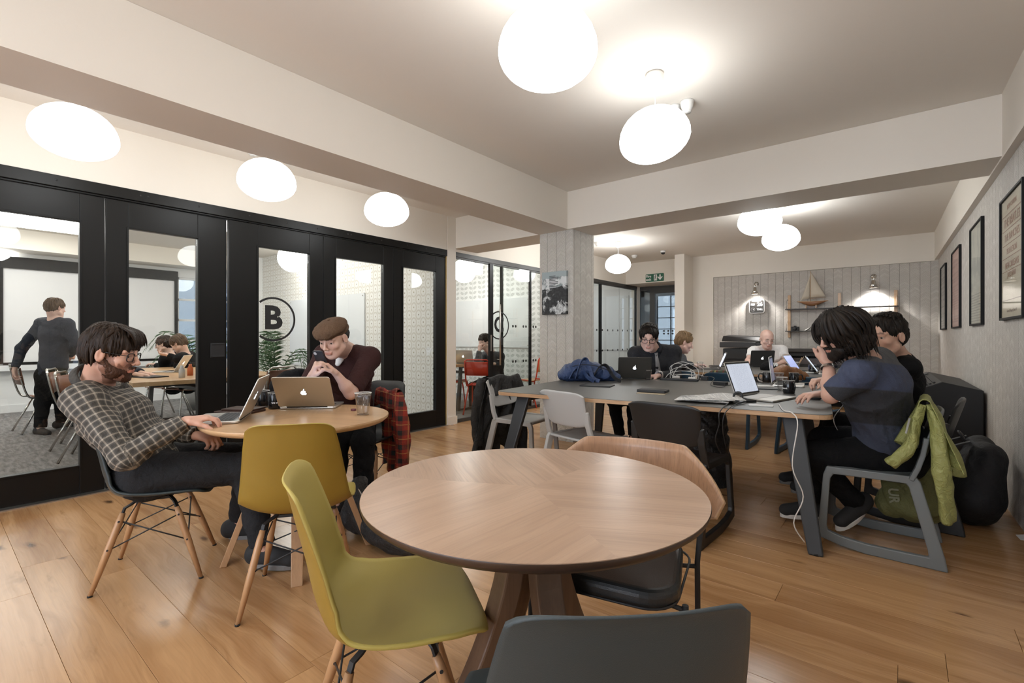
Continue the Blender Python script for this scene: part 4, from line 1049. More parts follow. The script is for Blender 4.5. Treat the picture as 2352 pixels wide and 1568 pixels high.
# rocking plastic chairs
rocker_chair('mid grey plastic chair under the man in the blue T-shirt', -.135, 3.485, facing(-1, 0), tgrey)
rocker_chair('black plastic chair at the near side of the big table', -1.085, 3.03, facing(.06, 1), tblack)
rocker_chair('light grey plastic chair at the near side of the big table', -1.86, 3.18, facing(.22, 1), lgrey)
rocker_chair('light grey plastic chair hung with a black jacket at the end of the big table', -2.72, 3.52, facing(1, .1), lgrey)
rocker_chair('petrol blue plastic chair under the man in the suit', -2.02, 5.18, facing(.0, -1), tblue)
rocker_chair('petrol blue plastic chair with a tartan scarf over its back', -1.50, 5.80, facing(.02, 1), tblue)
rocker_chair('black plastic chair under the man in the black T-shirt', .0, 4.15, facing(-1, .1), tblack)
rocker_chair('dark blue plastic chair under the blond man', -2.58, 6.62, facing(1, 0), tblue)
rocker_chair('black plastic chair under the bald man', -1.62, 8.55, facing(0, -1), tblack)
rocker_chair('petrol blue plastic chair holding a brown leather bag', -.75, 5.75, facing(.1, 1), tblue)
# big tables
def big_table(label, x, y, rz, L, W_):
    t = thing('work_table', label, 'table', (x, y, 0), rz)
    def rr_(w_, h, r): return [(a+w_/2, b+h/2) for a, b in rrect(w_, h, r, 6)]
    M().prism(rr_(L, W_, .09), (0, 0, .026), (0, 0, .726), (1, 0, 0), (0, 1, 0)).build('plywood_core', wood('plywood_board', (.42, .24, .12), (.60, .40, .24), rough=.5, s=2), t, bevel=.002)
    lam = mat('grey_linoleum', (.105, .102, .094), .42)
    M().prism([(a+.002, b+.002) for a, b in rr_(L-.004, W_-.004, .088)], (0, 0, .003), (0, 0, .7525), (1, 0, 0), (0, 1, 0)).build('table_top', lam, t)
    dk = mat('leg_steel', (.030, .033, .036), .45)
    for lx, sx in ((.20, -1), (L-.20, 1)):
        for ly, sy in ((.14, -1), (W_-.14, 1)):
            tp = Vector((lx, ly, .724)); ft = Vector((lx+sx*.12, ly+sy*.19, 0)); vs = []
            for p, w_ in ((tp, .055), (ft, .036)):
                for q in ((1, 1), (-1, 1), (-1, -1), (1, -1)): vs.append(p+Vector((w_*q[0], .022*q[1], 0)))
            l = M().add(vs, [(0, 1, 5, 4), (1, 2, 6, 5), (2, 3, 7, 6), (3, 0, 4, 7), (3, 2, 1, 0), (4, 5, 6, 7)]).build('leg', dk, t, bevel=.008, seg=2)
            M().lathe([(.001, 0), (.022, 0), (.022, .012), (.001, .012)], ft+Vector((0, 0, 0)), 12).build('foot_cap', rubber, l)
    M().box(.2, L-.2, W_/2-.03, W_/2+.03, .66, .724).box(.18, .24, .14, W_-.14, .68, .724).box(L-.24, L-.18, .14, W_-.14, .68, .724).build('under_frame', dk, t)
    return t
big_table('big grey topped plywood work table shared by four people', -2.52, 2.87, .115, 2.24, 1.88)
big_table('second grey topped plywood work table in front of the bald man', -2.15, 6.06, .03, 2.0, 1.95)
# meeting room table, corner room table, tubular chairs
def slab_table(label, x0, x1, y0, y1, h, topm, inset=.25):
    t = thing('meeting_table', label, 'table', ((x0+x1)/2, (y0+y1)/2, 0)); a, b = (x1-x0)/2, (y1-y0)/2
    M().box(-a, a, -b, b, h-.045, h).build('table_top', topm, t, bevel=.004)
    dk = mat('grey_tube', (.07, .065, .06), .45)
    for s in (1, -1):
        M().tube([(s*(a-inset), -b+.12, 0), (s*(a-inset), -b+.18, h-.045), (s*(a-inset), b-.18, h-.045), (s*(a-inset), b-.12, 0)], (.05, .05)).tube([(s*(a-inset), -b+.12, .02), (s*(a-inset), b-.12, .02)], (.05, .03)).build('leg_frame', dk, t)
    M().box(-a+inset, a-inset, -.02, .02, h-.18, h-.14).build('cross_rail', dk, t)
    return t
slab_table('long light wooden table in the meeting room', -8.3, -5.68, 1.27, 2.75, .75, oakt, .12)
slab_table('light wooden table in the room lettered C', -7.2, -5.52, 5.35, 6.35, .75, oakt, .05)
def tube_chair(label, x, y, rz, tubem, seatm, group=None, wrap=True):
    t = thing('tubular_chair', label, 'chair', (x, y, 0), rz, group); r = .011
    for s in (1, -1):
        M().tube(spline([(s*.20, .22, 0), (s*.185, .17, .40), (s*.18, .10, .445), (s*.18, -.12, .43), (s*.185, -.19, .47), (s*.19, -.24, .64), (s*.19, -.275, .82)], 4), r, 8).build('side_tube', tubem, t)
        M().tube([(s*.22, -.25, 0), (s*.185, -.06, .42)], r, 8).build('leg', tubem, t)
    M().tube([(.19, -.275, .82), (.15, -.285, .845), (-.15, -.285, .845), (-.19, -.275, .82)], r, 8).build('top_rail', tubem, t)
    M().grid(lambda u, v: ((u-.5)*.39, -.13+.33*v, .452-.02*math.sin(PI*v)), 3, 7).build('seat', seatm, t, solid=.012)
    M().grid(lambda u, v: ((u-.5)*.40, -.262+.035*(1-v)-.02*math.sin(PI*u), .60+.21*v), 9, 3).build('backrest', seatm, t, solid=.010)
    return t
tan = mat('tan_leather', (.22, .085, .045), .35); redm = mat('red_lacquer', (.62, .05, .02), .35)
tube_chair('tan leather and chrome chair drawn out beside the standing man', -8.55, 1.00, facing(-.1, 1), chrome, tan, 'tan leather meeting chairs')
tube_chair('tan leather and chrome chair behind the bearded man', -6.25, 1.12, facing(.35, .9), chrome, tan, 'tan leather meeting chairs')
tube_chair('tan leather and chrome chair half hidden by the bearded man', -7.0, 1.15, facing(.3, .9), chrome, tan, 'tan leather meeting chairs')
q = at(608, 900, 5.6); tube_chair('tan leather and chrome chair below the letter B', q.x, q.y, facing(-.9, -.3), chrome, tan, 'tan leather meeting chairs')
q = at(385, 870, 7.25); tube_chair('tan leather chair under the woman at the meeting table', q.x, q.y, facing(.3, -.9), chrome, tan, 'tan leather meeting chairs')
q = at(425, 870, 7.0); tube_chair('tan leather chair under the bent man at the meeting table', q.x, q.y, facing(.3, -.9), chrome, tan, 'tan leather meeting chairs')
q = at(1105, 880, 7.55); tube_chair('red tubular chair with a wooden seat nearest the C door', q.x, q.y, facing(-.5, .9), redm, redm, 'red tubular chairs')
q = at(1046, 880, 8.2); tube_chair('red tubular chair at the left edge of the C room', q.x, q.y, facing(.8, .5), redm, oakt, 'red tubular chairs')
q = at(1228, 880, 8.4); tube_chair('red tubular chair seen beside the papered column', q.x, q.y, facing(-.9, .1), redm, oakt, 'red tubular chairs')
# ================================================================== things on the tables
def laptop(label, x, y, z, rz, open_=18, w_=.325, d=.226, body=alu, lid=None, logo=True, screen=None, keys=blackm, name='laptop', group=None):
    t = thing(name, label, 'laptop', (x, y, z), rz, group); lid = lid or body
    M().prism([(a, b) for a, b in rrect(w_, d, .014, 4)], (0, 0, .012), (0, 0, .002), (1, 0, 0), (0, 1, 0)).build('base', body, t, bevel=.0025)
    M().box(-w_*.43, w_*.43, -.012, d/2-.022, .0138, .0148).build('key_well', mat('dark_alu', (.16, .16, .16), .4) if keys is blackm else mat('key_tray', (.42, .42, .42), .4, .6), t)
    kk = M(); nc = 13
    for r in range(5):
        for c in range(nc):
            x0 = -w_*.425+w_*.85*c/nc; y0 = -.006+(d/2-.022)*.98*r/5
            kk.box(x0+.001, x0+w_*.85/nc-.0015, y0+.001, y0+(d/2-.022)/5-.0015, .0146, .0162)
    kk.build('keys', keys, t)['kind'] = 'stuff'
    M().box(-.052, .052, -d/2+.012, -.020, .0139, .0144).build('trackpad', mat('trackpad', (.5, .49, .47), .3, .7), t)
    a = math.radians(open_); T = Matrix.Translation((0, d/2-.004, .014)) @ Matrix.Rotation(-a, 4, 'X')
    m = M(); pl = [(p[0], p[1]+d/2+.004) for p in rrect(w_, d-.004, .014, 4)]
    vs = [T @ Vector((p[0], k*.006, p[1])) for k in (0, 1) for p in pl]; n = len(pl)
    m.add(vs, [tuple(range(n)), tuple(range(2*n-1, n-1, -1))]+[(i, i+n, (i+1) % n+n, (i+1) % n) for i in range(n)]); l = m.build('lid', lid, t, bevel=.0015)
    M().tube([T @ Vector((-w_*.36, .002, 0)), T @ Vector((w_*.36, .002, 0))], .0055, 8).build('hinge', blackm, t)
    M().box(-w_/2+.004, w_/2-.004, -.0012, -.0002, .012, d-.004, T=T).build('bezel', mat('bezel', (.012, .012, .013), .2), l)
    M().box(-w_/2+.016, w_/2-.016, -.0020, -.0010, .024, d-.016, T=T).build('screen', screen or mat('lit_screen', (.02, .02, .02), .2, emit=(.62, .74, 1.0, .9)), l)
    if logo:
        lm = mat('lit_logo', (.8, .8, .8), .3, emit=(.85, .92, 1, 3.0)); s = .0165; pts = []
        for k in range(40):                           # apple outline with a bite and a leaf
            th = 2*PI*k/40; r = s*(1+.07*math.cos(3*th+PI/2))*(1 if math.sin(th) > -.2 else .97); px_, pz = -r*math.cos(th), r*math.sin(th)*1.02
            if math.sin(th) > .75: pz -= s*.16*(1-abs(math.cos(th))/.66)
            if math.sin(th) < -.9: pz += s*.08
            dx, dz = px_+s*1.25*1, pz-s*.15
            if math.hypot(dx, dz) < s*.62: q = s*.62/max(math.hypot(dx, dz), 1e-5); px_, pz = -s*1.25+dx*q, s*.15+dz*q
            pts.append((px_, pz))
        cz = d*.5; m = M(); vs = [T @ Vector((p[0], .0068, p[1]+cz)) for p in pts]; m.add([T @ Vector((0, .0068, cz))]+vs, [(0, 1+i, 1+(i+1) % 40) for i in range(40)])
        lf = [(-.1, 1.15), (-.05, 1.45), (-.30, 1.78), (-.42, 1.82), (-.40, 1.50), (-.2, 1.2)]
        m.add([T @ Vector((p[0]*s, .0068, p[1]*s+cz)) for p in lf], [tuple(range(6))]); m.build('logo', lm, l)['label'] = 'glowing white apple emblem'
    return t
def doc_screen():
    x, y, z = xyz('Object'); r = (z*150).fr(); n = noise(vec(x*90, (z*150).fl(), 0), 1, 1)
    m_ = r.gt(.55)*n.gt(.5)*(x.abs().lt(.12)); return dict(ecol=mixc(m_*.35, (.80, .86, 1.0), (.2, .22, .3)))
docs = mat('document_screen', (.02, .02, .02), .2, emit=(.8, .86, 1, .42), fn=doc_screen)
TT = .7555
def rzc(r, z): v = cam2w(r, z); return facing(v.x, v.y)      # local +Y turned to this camera-frame direction
q = on(520, 963, .7512); laptop('open silver laptop in front of the bearded man', q.x-.015, q.y-.02, .7512, rzc(.93, .30), 24)
lp2 = on(712, 938, .7512); laptop('open silver laptop with a glowing emblem in front of the man in the cap', lp2.x-.075, lp2.y+.06, .7512, rzc(.10, -1), 34)
q = at(1463, 866, 4.90); laptop('dark silver laptop before the man in the suit', q.x-.06, q.y+.03, TT, rzc(-.12, -1), 18, .325, .226, alud)
q = at(1632, 838, 6.55); laptop('thin laptop in front of the blond man', q.x, q.y, TT, rzc(.95, -.35), 22, body=alud)
q = at(1738, 842, 6.95); laptop('black laptop with a glowing emblem in front of the bald man', q.x, q.y+.08, TT, rzc(-.06, -1), 12, .33, .23, mat('black_lid', (.03, .03, .03), .35))
q = on(1760, 916, TT); laptop('grey laptop showing a text document on the near right corner of the big table', q.x, q.y, TT, rzc(-.62, .78), 20, .36, .25, mat('warm_grey_alu', (.42, .40, .37), .4, .7), logo=False, screen=docs, keys=mat('pale_keys', (.62, .60, .57), .5))
q = on(1795, 885, TT); laptop('laptop with a dark screen seen edge on beyond the black mug', q.x+.05, q.y+.03, TT, rzc(-.85, .53), 6, .34, .24, alu, logo=False, screen=mat('dim_screen', (.03, .03, .04), .15, emit=(.35, .38, .5, .25)))
q = on(1842, 857, TT); laptop('laptop with a bluish screen in front of the brown bag', q.x+.02, q.y+.25, TT, rzc(-.70, .70), 32, .33, .23, alu, logo=False, screen=mat('blue_screen', (.03, .03, .04), .15, emit=(.30, .36, .62, .8)))
q = on(1900, 862, TT); laptop('half open laptop leaning back near the fireplace', q.x, q.y+.25, TT, rzc(-.85, .53), 34, .33, .23, alu, logo=False)
q = at(385, 862, 6.0); laptop('open laptop on the meeting room table', q.x, q.y, .75, rzc(.8, .25), 30, screen=docs, body=alu)
q = at(1070, 833, 8.0); laptop('open silver laptop on the table in the room lettered C', q.x, q.y, .75, rzc(-.2, -.98), 20)
def mug(label, x, y, z, rz, txt=None, ring=False, group='black mugs'):
    t = thing('mug', label, 'mug', (x, y, z), rz, group); mm = mat('black_glaze', (.010, .010, .011), .14)
    M().lathe([(.001, .003), (.038, .003), (.0405, .010), (.0415, .095), (.0405, .0965), (.0385, .095), (.037, .012), (.001, .010)], n=32).build('cup', mm, t)
    M().lathe([(.0383, .0962), (.0418, .0962), (.0415, .0975), (.0388, .0975), (.0383, .0962)], n=32).build('rim', mat('white_glaze', (.75, .73, .70), .3), t)
    M().tube(spline([(.039, 0, .080), (.062, 0, .082), (.073, 0, .055), (.064, 0, .026), (.039, 0, .020)], 5), .0055, 8).build('handle', mm, t)
    if txt:
        m = M().text(txt, .017, (0, 0, 0), (1, 0, 0), (0, 1, 0), .0006, bold=.0006); v2 = []
        for (a, b, c) in m.v: th = -PI/2+a/.0418; r = .0422+c; v2.append((r*math.cos(th), r*math.sin(th), .040+b))
        m.v = v2; m.build('lettering', mat('white_print', (.75, .75, .75), .5), t)
    if ring:
        m = M()
        for rr_ in (.024, .020):
            pts = [( a, b) for a, b in [(rr_*math.cos(2*PI*k/28), rr_*math.sin(2*PI*k/28)) for k in range(28)]]
            m.tube([(.0424*math.cos(-PI/2+a/.042), .0424*math.sin(-PI/2+a/.042), .052+b) for a, b in pts], .0005, 4, closed=True)
        m.build('printed_ring', mat('grey_print', (.28, .28, .28), .5), t)
    return t
def mrz(p): return math.atan2(p.x, -p.y)                       # local -Y towards the viewer
q = on(632, 938, .7512); mug('black mug beside the silver laptop on the oak table', q.x, q.y, .7512, math.atan2(-q.x, q.y)+.25+PI*0, 'we work')
q = on(603, 932, .7512); mug('black mug with its handle behind the tilted laptop lid', q.x, q.y, .7512, PI+.5)
q = on(1812, 903, TT); mug('black mug at the front right beside the document laptop', q.x, q.y, TT, math.atan2(-q.x, q.y)-1.0, 'we work')
q = on(1823, 880, TT); mug('black mug with a printed ring emblem', q.x, q.y, TT, math.atan2(-q.x, q.y), None, True)
q = on(1762, 878, TT); mug('black mug behind the edge on laptop with its handle showing', q.x, q.y, TT, math.atan2(-q.x, q.y)+PI)
q = on(1866, 856, TT); mug('black lettered mug farthest back beside the long haired man', q.x, q.y, TT, math.atan2(-q.x, q.y)+.3, 'we work')
def cup(label, x, y, z, h=.105, r=.038):
    t = thing('plastic_cup', label, 'cup', (x, y, z), 0, 'clear plastic cups'); k = r/.038; f = h/.105
    M().lathe([(.001, .004*f), (.026*k, .004*f), (.0272*k, 0), (.0278*k, .010*f), (.034*k, .076*f), (.0352*k, .077*f), (.037*k, .102*f), (.0355*k, .102*f), (.0335*k, .079*f), (.0325*k, .076*f), (.0262*k, .012*f), (.001, .008*f)], n=28).build('cup_body', plasticup, t)
    M().lathe([(.0365*k, .101*f), (.0392*k, .102*f), (.0392*k, .105*f), (.0365*k, .105*f), (.0365*k, .101*f)], n=28).build('rim', mat('milky_plastic', (.62, .60, .56), .3), t)
    return t
q = on(834, 953, .7512); cup('clear plastic cup on the right edge of the oak table', q.x, q.y, .7512, .125, .045)
q = on(1488, 872, TT); cup('small clear plastic cup before the suited man', q.x, q.y, TT, .10, .038)
q = on(1796, 897, TT); cup('clear plastic cup beside the front black mug', q.x, q.y, TT, .11, .040)
q = on(1789, 884, TT); cup('clear plastic cup behind the mug pair', q.x, q.y, TT, .11, .040)
q = at(1608, 841, 6.3); cup('clear plastic cup by the hands of the blond man', q.x, q.y, TT, .11, .04)
q = at(1830, 850, 6.2); cup('clear plastic cup with wooden stirrers on the second table', q.x, q.y, TT, .11, .04)
sk = M(); [sk.tube([(q.x, q.y, TT+.03), (q.x+.06+.02*k, q.y-.03, TT+.17+.01*k)], .003, 6) for k in range(2)]
tag(sk.build('wooden_stirrers', oakt), 'pale wooden stirrers standing in a plastic cup', 'stirrers')
def flat(name, label, cat, px, py, z0, w_, d, h, rz, m_, r=.006, grp=None, bev=.002):
    q = on(px, py, z0); o = M().prism(rrect(w_, d, r, 3), (0, 0, h), (0, 0, 0), (1, 0, 0), (0, 1, 0)).build(name, m_, bevel=bev); o.location = (q.x, q.y, z0); o.rotation_euler = (0, 0, rz)
    return tag(o, label, cat, grp)
brownl = mat('brown_leather', (.05, .022, .015), .4)
flat('leather_folio', 'thin brown leather folio stack behind the first laptop', 'folio', 552, 946, .7512, .22, .15, .012, .5, brownl)
flat('leather_folio', 'smaller brown folio lying on the folio behind the first laptop', 'folio', 560, 940, .7635, .19, .13, .010, .55, brownl)
flat('notebook', 'slim black notebook on the near edge of the big table', 'notebook', 1372, 886, TT, .27, .19, .010, .25, blackm)
o = flat('notebook', 'thick black notebook with a pale back cover in the middle of the big table', 'notebook', 1500, 900, TT+.004, .22, .13, .022, .12, blackm, .012, bev=.005)
flat('envelope', 'buff card lying under the thick black notebook', 'card', 1498, 903, TT, .21, .14, .0035, .16, mat('buff_card', (.50, .40, .28), .7))
flat('phone', 'white phone lying on the near edge of the big table', 'phone', 1748, 932, TT, .138, .067, .008, .20, mat('white_gloss', (.72, .71, .69), .2), .010)
o = flat('phone', 'dark phone lying near the front black mug', 'phone', 1850, 880, TT, .138, .067, .008, .5, blackm, .010)
flat('notebook', 'flat dark notebook under the front black mug', 'notebook', 1765, 893, TT, .20, .14, .008, .3, blackm)
flat('paper_pad', 'white paper pad between the laptops', 'paper', 1745, 886, TT, .20, .14, .004, .5, mat('paper', (.74, .73, .71), .7))
flat('computer_mouse', 'black mouse under the hand of the long haired man', 'mouse', 1868, 917, TT, .10, .058, .028, .3, blackm, .026, bev=.012)
flat('yellow_case', 'flat yellow case on the second table beside the bald man', 'case', 1690, 842, TT, .30, .10, .045, .05, mat('yellow_vinyl', (.50, .44, .06), .5), .01)
flat('tablet_computer', 'tablet lying on the second table behind the thin laptop', 'tablet', 1650, 841, TT, .24, .17, .01, .1, blackm)
flat('red_cap_bottle_top', 'small blue and red bottle top beside the plastic cup', 'bottle top', 812, 943, .7512, .03, .03, .012, 0, mat('blue_red', (.12, .03, .04), .4), .014)
# newspaper sheets
npm = mat('printed_newspaper', (.7, .7, .68), .8, fn=lambda: (lambda x, y, z: dict(col=mixc(((y*110).fr().gt(.5)*noise(vec(x*60, (y*110).fl(), 0), 1, 1).gt(.42)*(x*11).fr().gt(.08))*.6+noise(vec(x*6, y*6, 0), 1, 1).gt(.6)*.3, (.72, .71, .69), (.12, .12, .12))))(*xyz('Object')))
nw = thing('newspaper', 'creased newspaper lying loosely on the near edge of the big table', 'newspaper', (0, 0, 0)); q = on(1615, 921, TT); nw.location = (q.x, q.y, TT)
for k in range(4):
    o = M().grid(lambda u, v, k=k: ((u-.5)*.33, (v-.5)*.25, .003+.004*k+.012*math.sin(u*7+k)*math.sin(v*4+k)*(u)+(.02*v*v*u if k > 1 else 0)+.010), 14, 10).build('sheet', npm, nw, solid=.0006); o.rotation_euler = (0, 0, .18+.13*k); o.location = (.02*k, .008*k, .0)
# cables, power supplies, power strip
def cable(label, pts, r, m_, name='cable', cat='cable', n=6):
    return tag(M().tube(spline(pts, n), r, 7).build(name, m_), label, cat)
whc = mat('white_cable', (.72, .70, .67), .45)
def onp(px, py, h=0, base=TT): v = on(px, py, base); return Vector((v.x, v.y, base+h))
rg = random.Random(5)
for k in range(7):
    a = onp(1545+rg.uniform(-18, 8), 871, .006); b = onp(1595+rg.uniform(-12, 22), 872, .006); h_ = rg.uniform(.05, .19); s_ = rg.uniform(-.06, .06); c = (a+b)/2
    cable(('tall', 'low', 'wide', 'leaning', 'narrow', 'drooping', 'outer')[k]+' loop of white charger cable standing up among the power leads', [a, a+Vector((s_, .02, h_*.7)), Vector((c.x+s_, c.y+.02, TT+h_)), b+Vector((s_*.5, .02, h_*.6)), b], .0026, whc)
cable('white cable loop lying by the small cup', [onp(1500, 862, .004), onp(1505, 855, .03), onp(1520, 858, .03), onp(1545, 868, .006)], .0026, whc)
for px_, py_, lab in ((1553, 869, 'white charger brick under the tallest cable loop'), (1590, 872, 'white charger brick at the right of the cable tangle')):
    flat('charger_brick', lab, 'charger', px_, py_, TT, .075, .075, .026, .3, mat('white_gloss'), .012, bev=.006)
flat('power_strip', 'black power strip running across the big table', 'power strip', 1560, 874, TT, .36, .06, .022, .14, blackm, .01, bev=.005)
flat('laptop_adapter', 'black laptop adapter between the power strip and the document laptop', 'adapter', 1655, 884, TT, .12, .05, .030, -.25, blackm, .008, bev=.004)
flat('laptop_adapter', 'black plug block at the right end of the power strip', 'adapter', 1618, 873, TT, .07, .05, .040, .2, blackm, .008, bev=.004)
cable('black lead looping from the power strip to the adapter', [onp(1615, 868, .02), onp(1640, 872, .02), onp(1632, 884, .006), onp(1650, 890, .004), onp(1665, 889, .006)], .003, blackm)
cable('black lead from the adapter to the document laptop', [onp(1668, 887, .012), onp(1682, 884, .012), onp(1684, 868, .05), onp(1700, 868, .03)], .003, blackm)
cable('black lead curling along the table edge and down beneath it', [onp(1700, 916, .02), onp(1672, 930, .01), onp(1655, 946, .0)+Vector((0, -.02, .0)), at(1652, 975, 2.72), at(1643, 1010, 2.75), at(1655, 1040, 2.8)], .0035, blackm)
cable('second black lead from the webcam drooping over the table edge', [onp(1716, 925, .012), onp(1690, 932, .01), onp(1668, 947, .0)+Vector((0, -.02, 0)), at(1660, 985, 2.7), at(1668, 1030, 2.75)], .003, blackm)
cable('white charging cable hanging from the laptop down past the table leg to the floor', [onp(1789, 930, .006), onp(1800, 944, .004), onp(1822, 948, .002)+Vector((0, -.025, .0)), at(1832, 975, 2.62), at(1820, 1070, 2.60), at(1845, 1140, 2.58), at(1823, 1200, 2.58), Vector(at(1848, 1245, 2.58))], .0032, whc)
cable('grey cable hanging off the right end of the big table', [onp(1912, 922, .004), onp(1925, 926, .002)+Vector((.03, 0, 0)), at(1915, 960, 2.9), at(1925, 990, 2.95)], .0025, whc)
hs = thing('headset_cradle', 'round black gadget with a ring head beside the newspaper', 'gadget', (0, 0, 0)); q = onp(1695, 922); hs.location = q
M().tube([Vector((.0, .0, .035))+Vector((math.cos(t), .3*math.sin(t), math.sin(t)))*.026 for t in [2*PI*k/18 for k in range(18)]], .008, 8, closed=True).build('ring', blackm, hs)
M().tube([(.02, 0, .02), (.06, .0, .012), (.11, .01, .010)], [.012, .014, .008], 8).build('grip', blackm, hs)
# phone in the hands of the man in the cap
pc_ = at(737, 826, 2.96); T = Matrix.Translation(pc_) @ Matrix((cd(.97, -.25, 0), cd(.12, .55, -.83)*-1, cd(.97, -.25, 0).cross(cd(.12, .55, -.83)*-1))).transposed().to_4x4()
m = M(); pl = rrect(.068, .135, .010, 4); n = len(pl); vs = [T @ Vector((p[0], p[1], k*.009)) for k in (-.5, .5) for p in pl]
m.add(vs, [tuple(range(n)), tuple(range(2*n-1, n-1, -1))]+[(i, i+n, (i+1) % n+n, (i+1) % n) for i in range(n)]); ph = tag(m.build('phone', mat('dark_case', (.015, .016, .02), .4), bevel=.002), 'phone in a dark case held by the man in the cap', 'phone')
M().lathe([(.001, .0008), (.010, .0006), (.011, 0)], T @ Vector((-.018, .050, .0048)), 12, T=T.to_3x3()).build('camera_lens', mat('lens_ring', (.45, .45, .45), .3), ph)
q = at(762, 852, 3.0)
# ================================================================== on the walls
def frame(label, y0, y1, z0, z1, pm, grp):
    a, b = RW(.0, y0, z0), RW(.0, y1, z0); L = (b-a).length; t = thing('picture_frame', label, 'picture', a, math.atan2(b.y-a.y, b.x-a.x), grp)
    w_ = .016; D = .024; m = M(); H_ = z1-z0
    m.box(0, w_, 0, D, 0, H_).box(L-w_, L, 0, D, 0, H_).box(w_, L-w_, 0, D, 0, w_).box(w_, L-w_, 0, D, H_-w_, H_).build('frame', mat('black_frame', (.008, .008, .008), .5, spec=.2), t, bevel=.002)
    M().box(w_, L-w_, .004, .012, w_, H_-w_).build('print', pm, t)
    M().box(w_, L-w_, .014, .016, w_, H_-w_).build('pane', picglass, t)
    return t, L, H_
def linep(name, a, b, f=38, seed=1.0, big=False):
    def fn():
        x, y, z = xyz('Object'); r = (z*f).fl(); fr_ = (z*f).fr(); hh = white(vec(r, seed, 0))
        n = noise(vec(x*95, r*3.1, seed), 1, 1); k = fr_.gt(.30)*n.gt(.46)*(hh.gt(.30))
        return dict(col=mixc(k*.75, a, b))
    return mat(name, a, .5, fn=fn)
frame('smallest framed print with grey lines next to the papered corner', 8.66, 9.36, 1.29, 2.185, linep('grey_print_sheet', (.60, .60, .56), (.22, .22, .21), 30, 1), 'black framed posters')
frame('framed pink print in a black frame', 7.16, 7.93, 1.29, 2.20, linep('pink_print_sheet', (.70, .44, .38), (.36, .18, .15), 34, 2), 'black framed posters')
def greenp():
    x, y, z = xyz('Object'); n = noise(vec(x*5, y, z*5), 1, 3); l = (z*42).fr().gt(.6)*noise(vec(x*80, (z*42).fl(), 0), 1, 1).gt(.45)*(z.lt(.30))
    c = mixc(n.step(.45, .6)*.6*(z.gt(.32)), (.62, .63, .54), (.28, .32, .31)); return dict(col=mixc(l*.7, c, (.14, .14, .12)))
frame('framed pale green print with a dark photograph', 5.67, 6.36, 1.29, 2.21, mat('green_print_sheet', fn=greenp, rough=.5), 'black framed posters')
t, L, H_ = frame('large framed music poster cut off by the picture edge', 4.15, 4.86, 1.30, 2.14, linep('cream_poster_sheet', (.66, .61, .46), (.60, .53, .38), 12, 4), 'black framed posters')
m = M(); red = mat('faded_red_ink', (.42, .20, .13), .6); dk = mat('faded_dark_ink', (.24, .17, .12), .6)
for s_, z_, sz in (('NEW CAVERN', .76, .045), ('THE BEATLES', .655, .082), ('THE RANCHES', .555, .07), ('BOB DEVON', .46, .055), ('NEW ORLEANS', .365, .06), ('JAZZ BAND', .30, .05)):
    m.text(s_, sz, (L/2, .0135, z_), (-1, 0, 0), (0, 0, 1), .0006)
for z_ in (.71, .61, .51, .42, .33): m.box(.06, L-.06, .0125, .0135, z_-.002, z_+.002)
m.build('lettering', red, t); M().text('General Manager: James N', .028, (L/2, .0135, .06), (-1, 0, 0), (0, 0, 1), .0006).box(.05, L-.05, .0125, .0135, .13, .135).build('small_lettering', dk, t)
# column poster
t = thing('canvas_print', 'mountain photo canvas with striped white lettering on the column', 'picture', (-3.285, 4.63, 1.446))
def mount():
    x, y, z = xyz('Object'); n = noise(vec(x*7, 0, z*7), 1, 6, .65, .4); ridge = noise(vec(x*6, 3, 0), 1, 4)*.25+.25
    rock = mixc(n.step(.50, .56), (.018, .019, .02), (.62, .64, .64)); rock = mixc(noise(vec(x*30, 1, z*30), 1, 4).step(.45, .6)*.5, rock, (.05, .052, .055))
    far = mixc(n.step(.45, .55), (.22, .26, .27), (.70, .72, .72)); c = mixc((z-x*.1+n*.12).gt(.33+.02), rock, far); return dict(col=mixc((z-ridge*.28-.275-x*.05).gt(.03), c, (.36, .42, .43)))
M().box(0, .338, -.036, 0, 0, .493).build('canvas', mat('mountain_photo', fn=mount, rough=.55), t, bevel=.003)
m = M()
for k in range(9):
    z = .445-.017*k
    if k in (0, 2, 4, 6, 8) or 1: m.add([(.10+(.0 if k % 2 else .004), -.037, z), (.19+.035*(k % 3 > 0), -.037, z), (.19+.035*(k % 3 > 0), -.037, z-.008), (.10+(.0 if k % 2 else .004), -.037, z-.008)], [(3, 2, 1, 0)])
m.build('lettering', mat('dark_ink', (.04, .05, .055), .5), t)
# fire exit sign
t = thing('exit_sign', 'green and white fire exit sign above the glass door', 'sign', (-4.12, 9.9, 2.46)); W_, H_ = .40, .165
M().prism(rrect(W_, H_, .02), (0, .012, 0), (0, -.014, 0), (1, 0, 0), (0, 0, 1)).build('plate', mat('sign_green', (.018, .12, .07), .35), t)
wp = mat('sign_white', (.8, .8, .78), .4); m = M().text('Fire', .075, (-.135, -.0155, .034), (1, 0, 0), (0, 0, 1), .001, .002).text('exit', .075, (-.135, -.0155, -.036), (1, 0, 0), (0, 0, 1), .001, .002); m.build('lettering', wp, t)
m = M().add([(x_, -.0155, z_) for x_, z_ in ((-.015, -.065), (.055, -.065), (.055, .065), (-.015, .065))], [(0, 1, 2, 3)]).build('door_symbol', wp, t)
g_ = mat('sign_green'); m = M()
m.lathe([(.001, 0), (.011, 0)], (.026, -.017, .045), 10, T=Matrix.Rotation(PI/2, 3, 'X'))
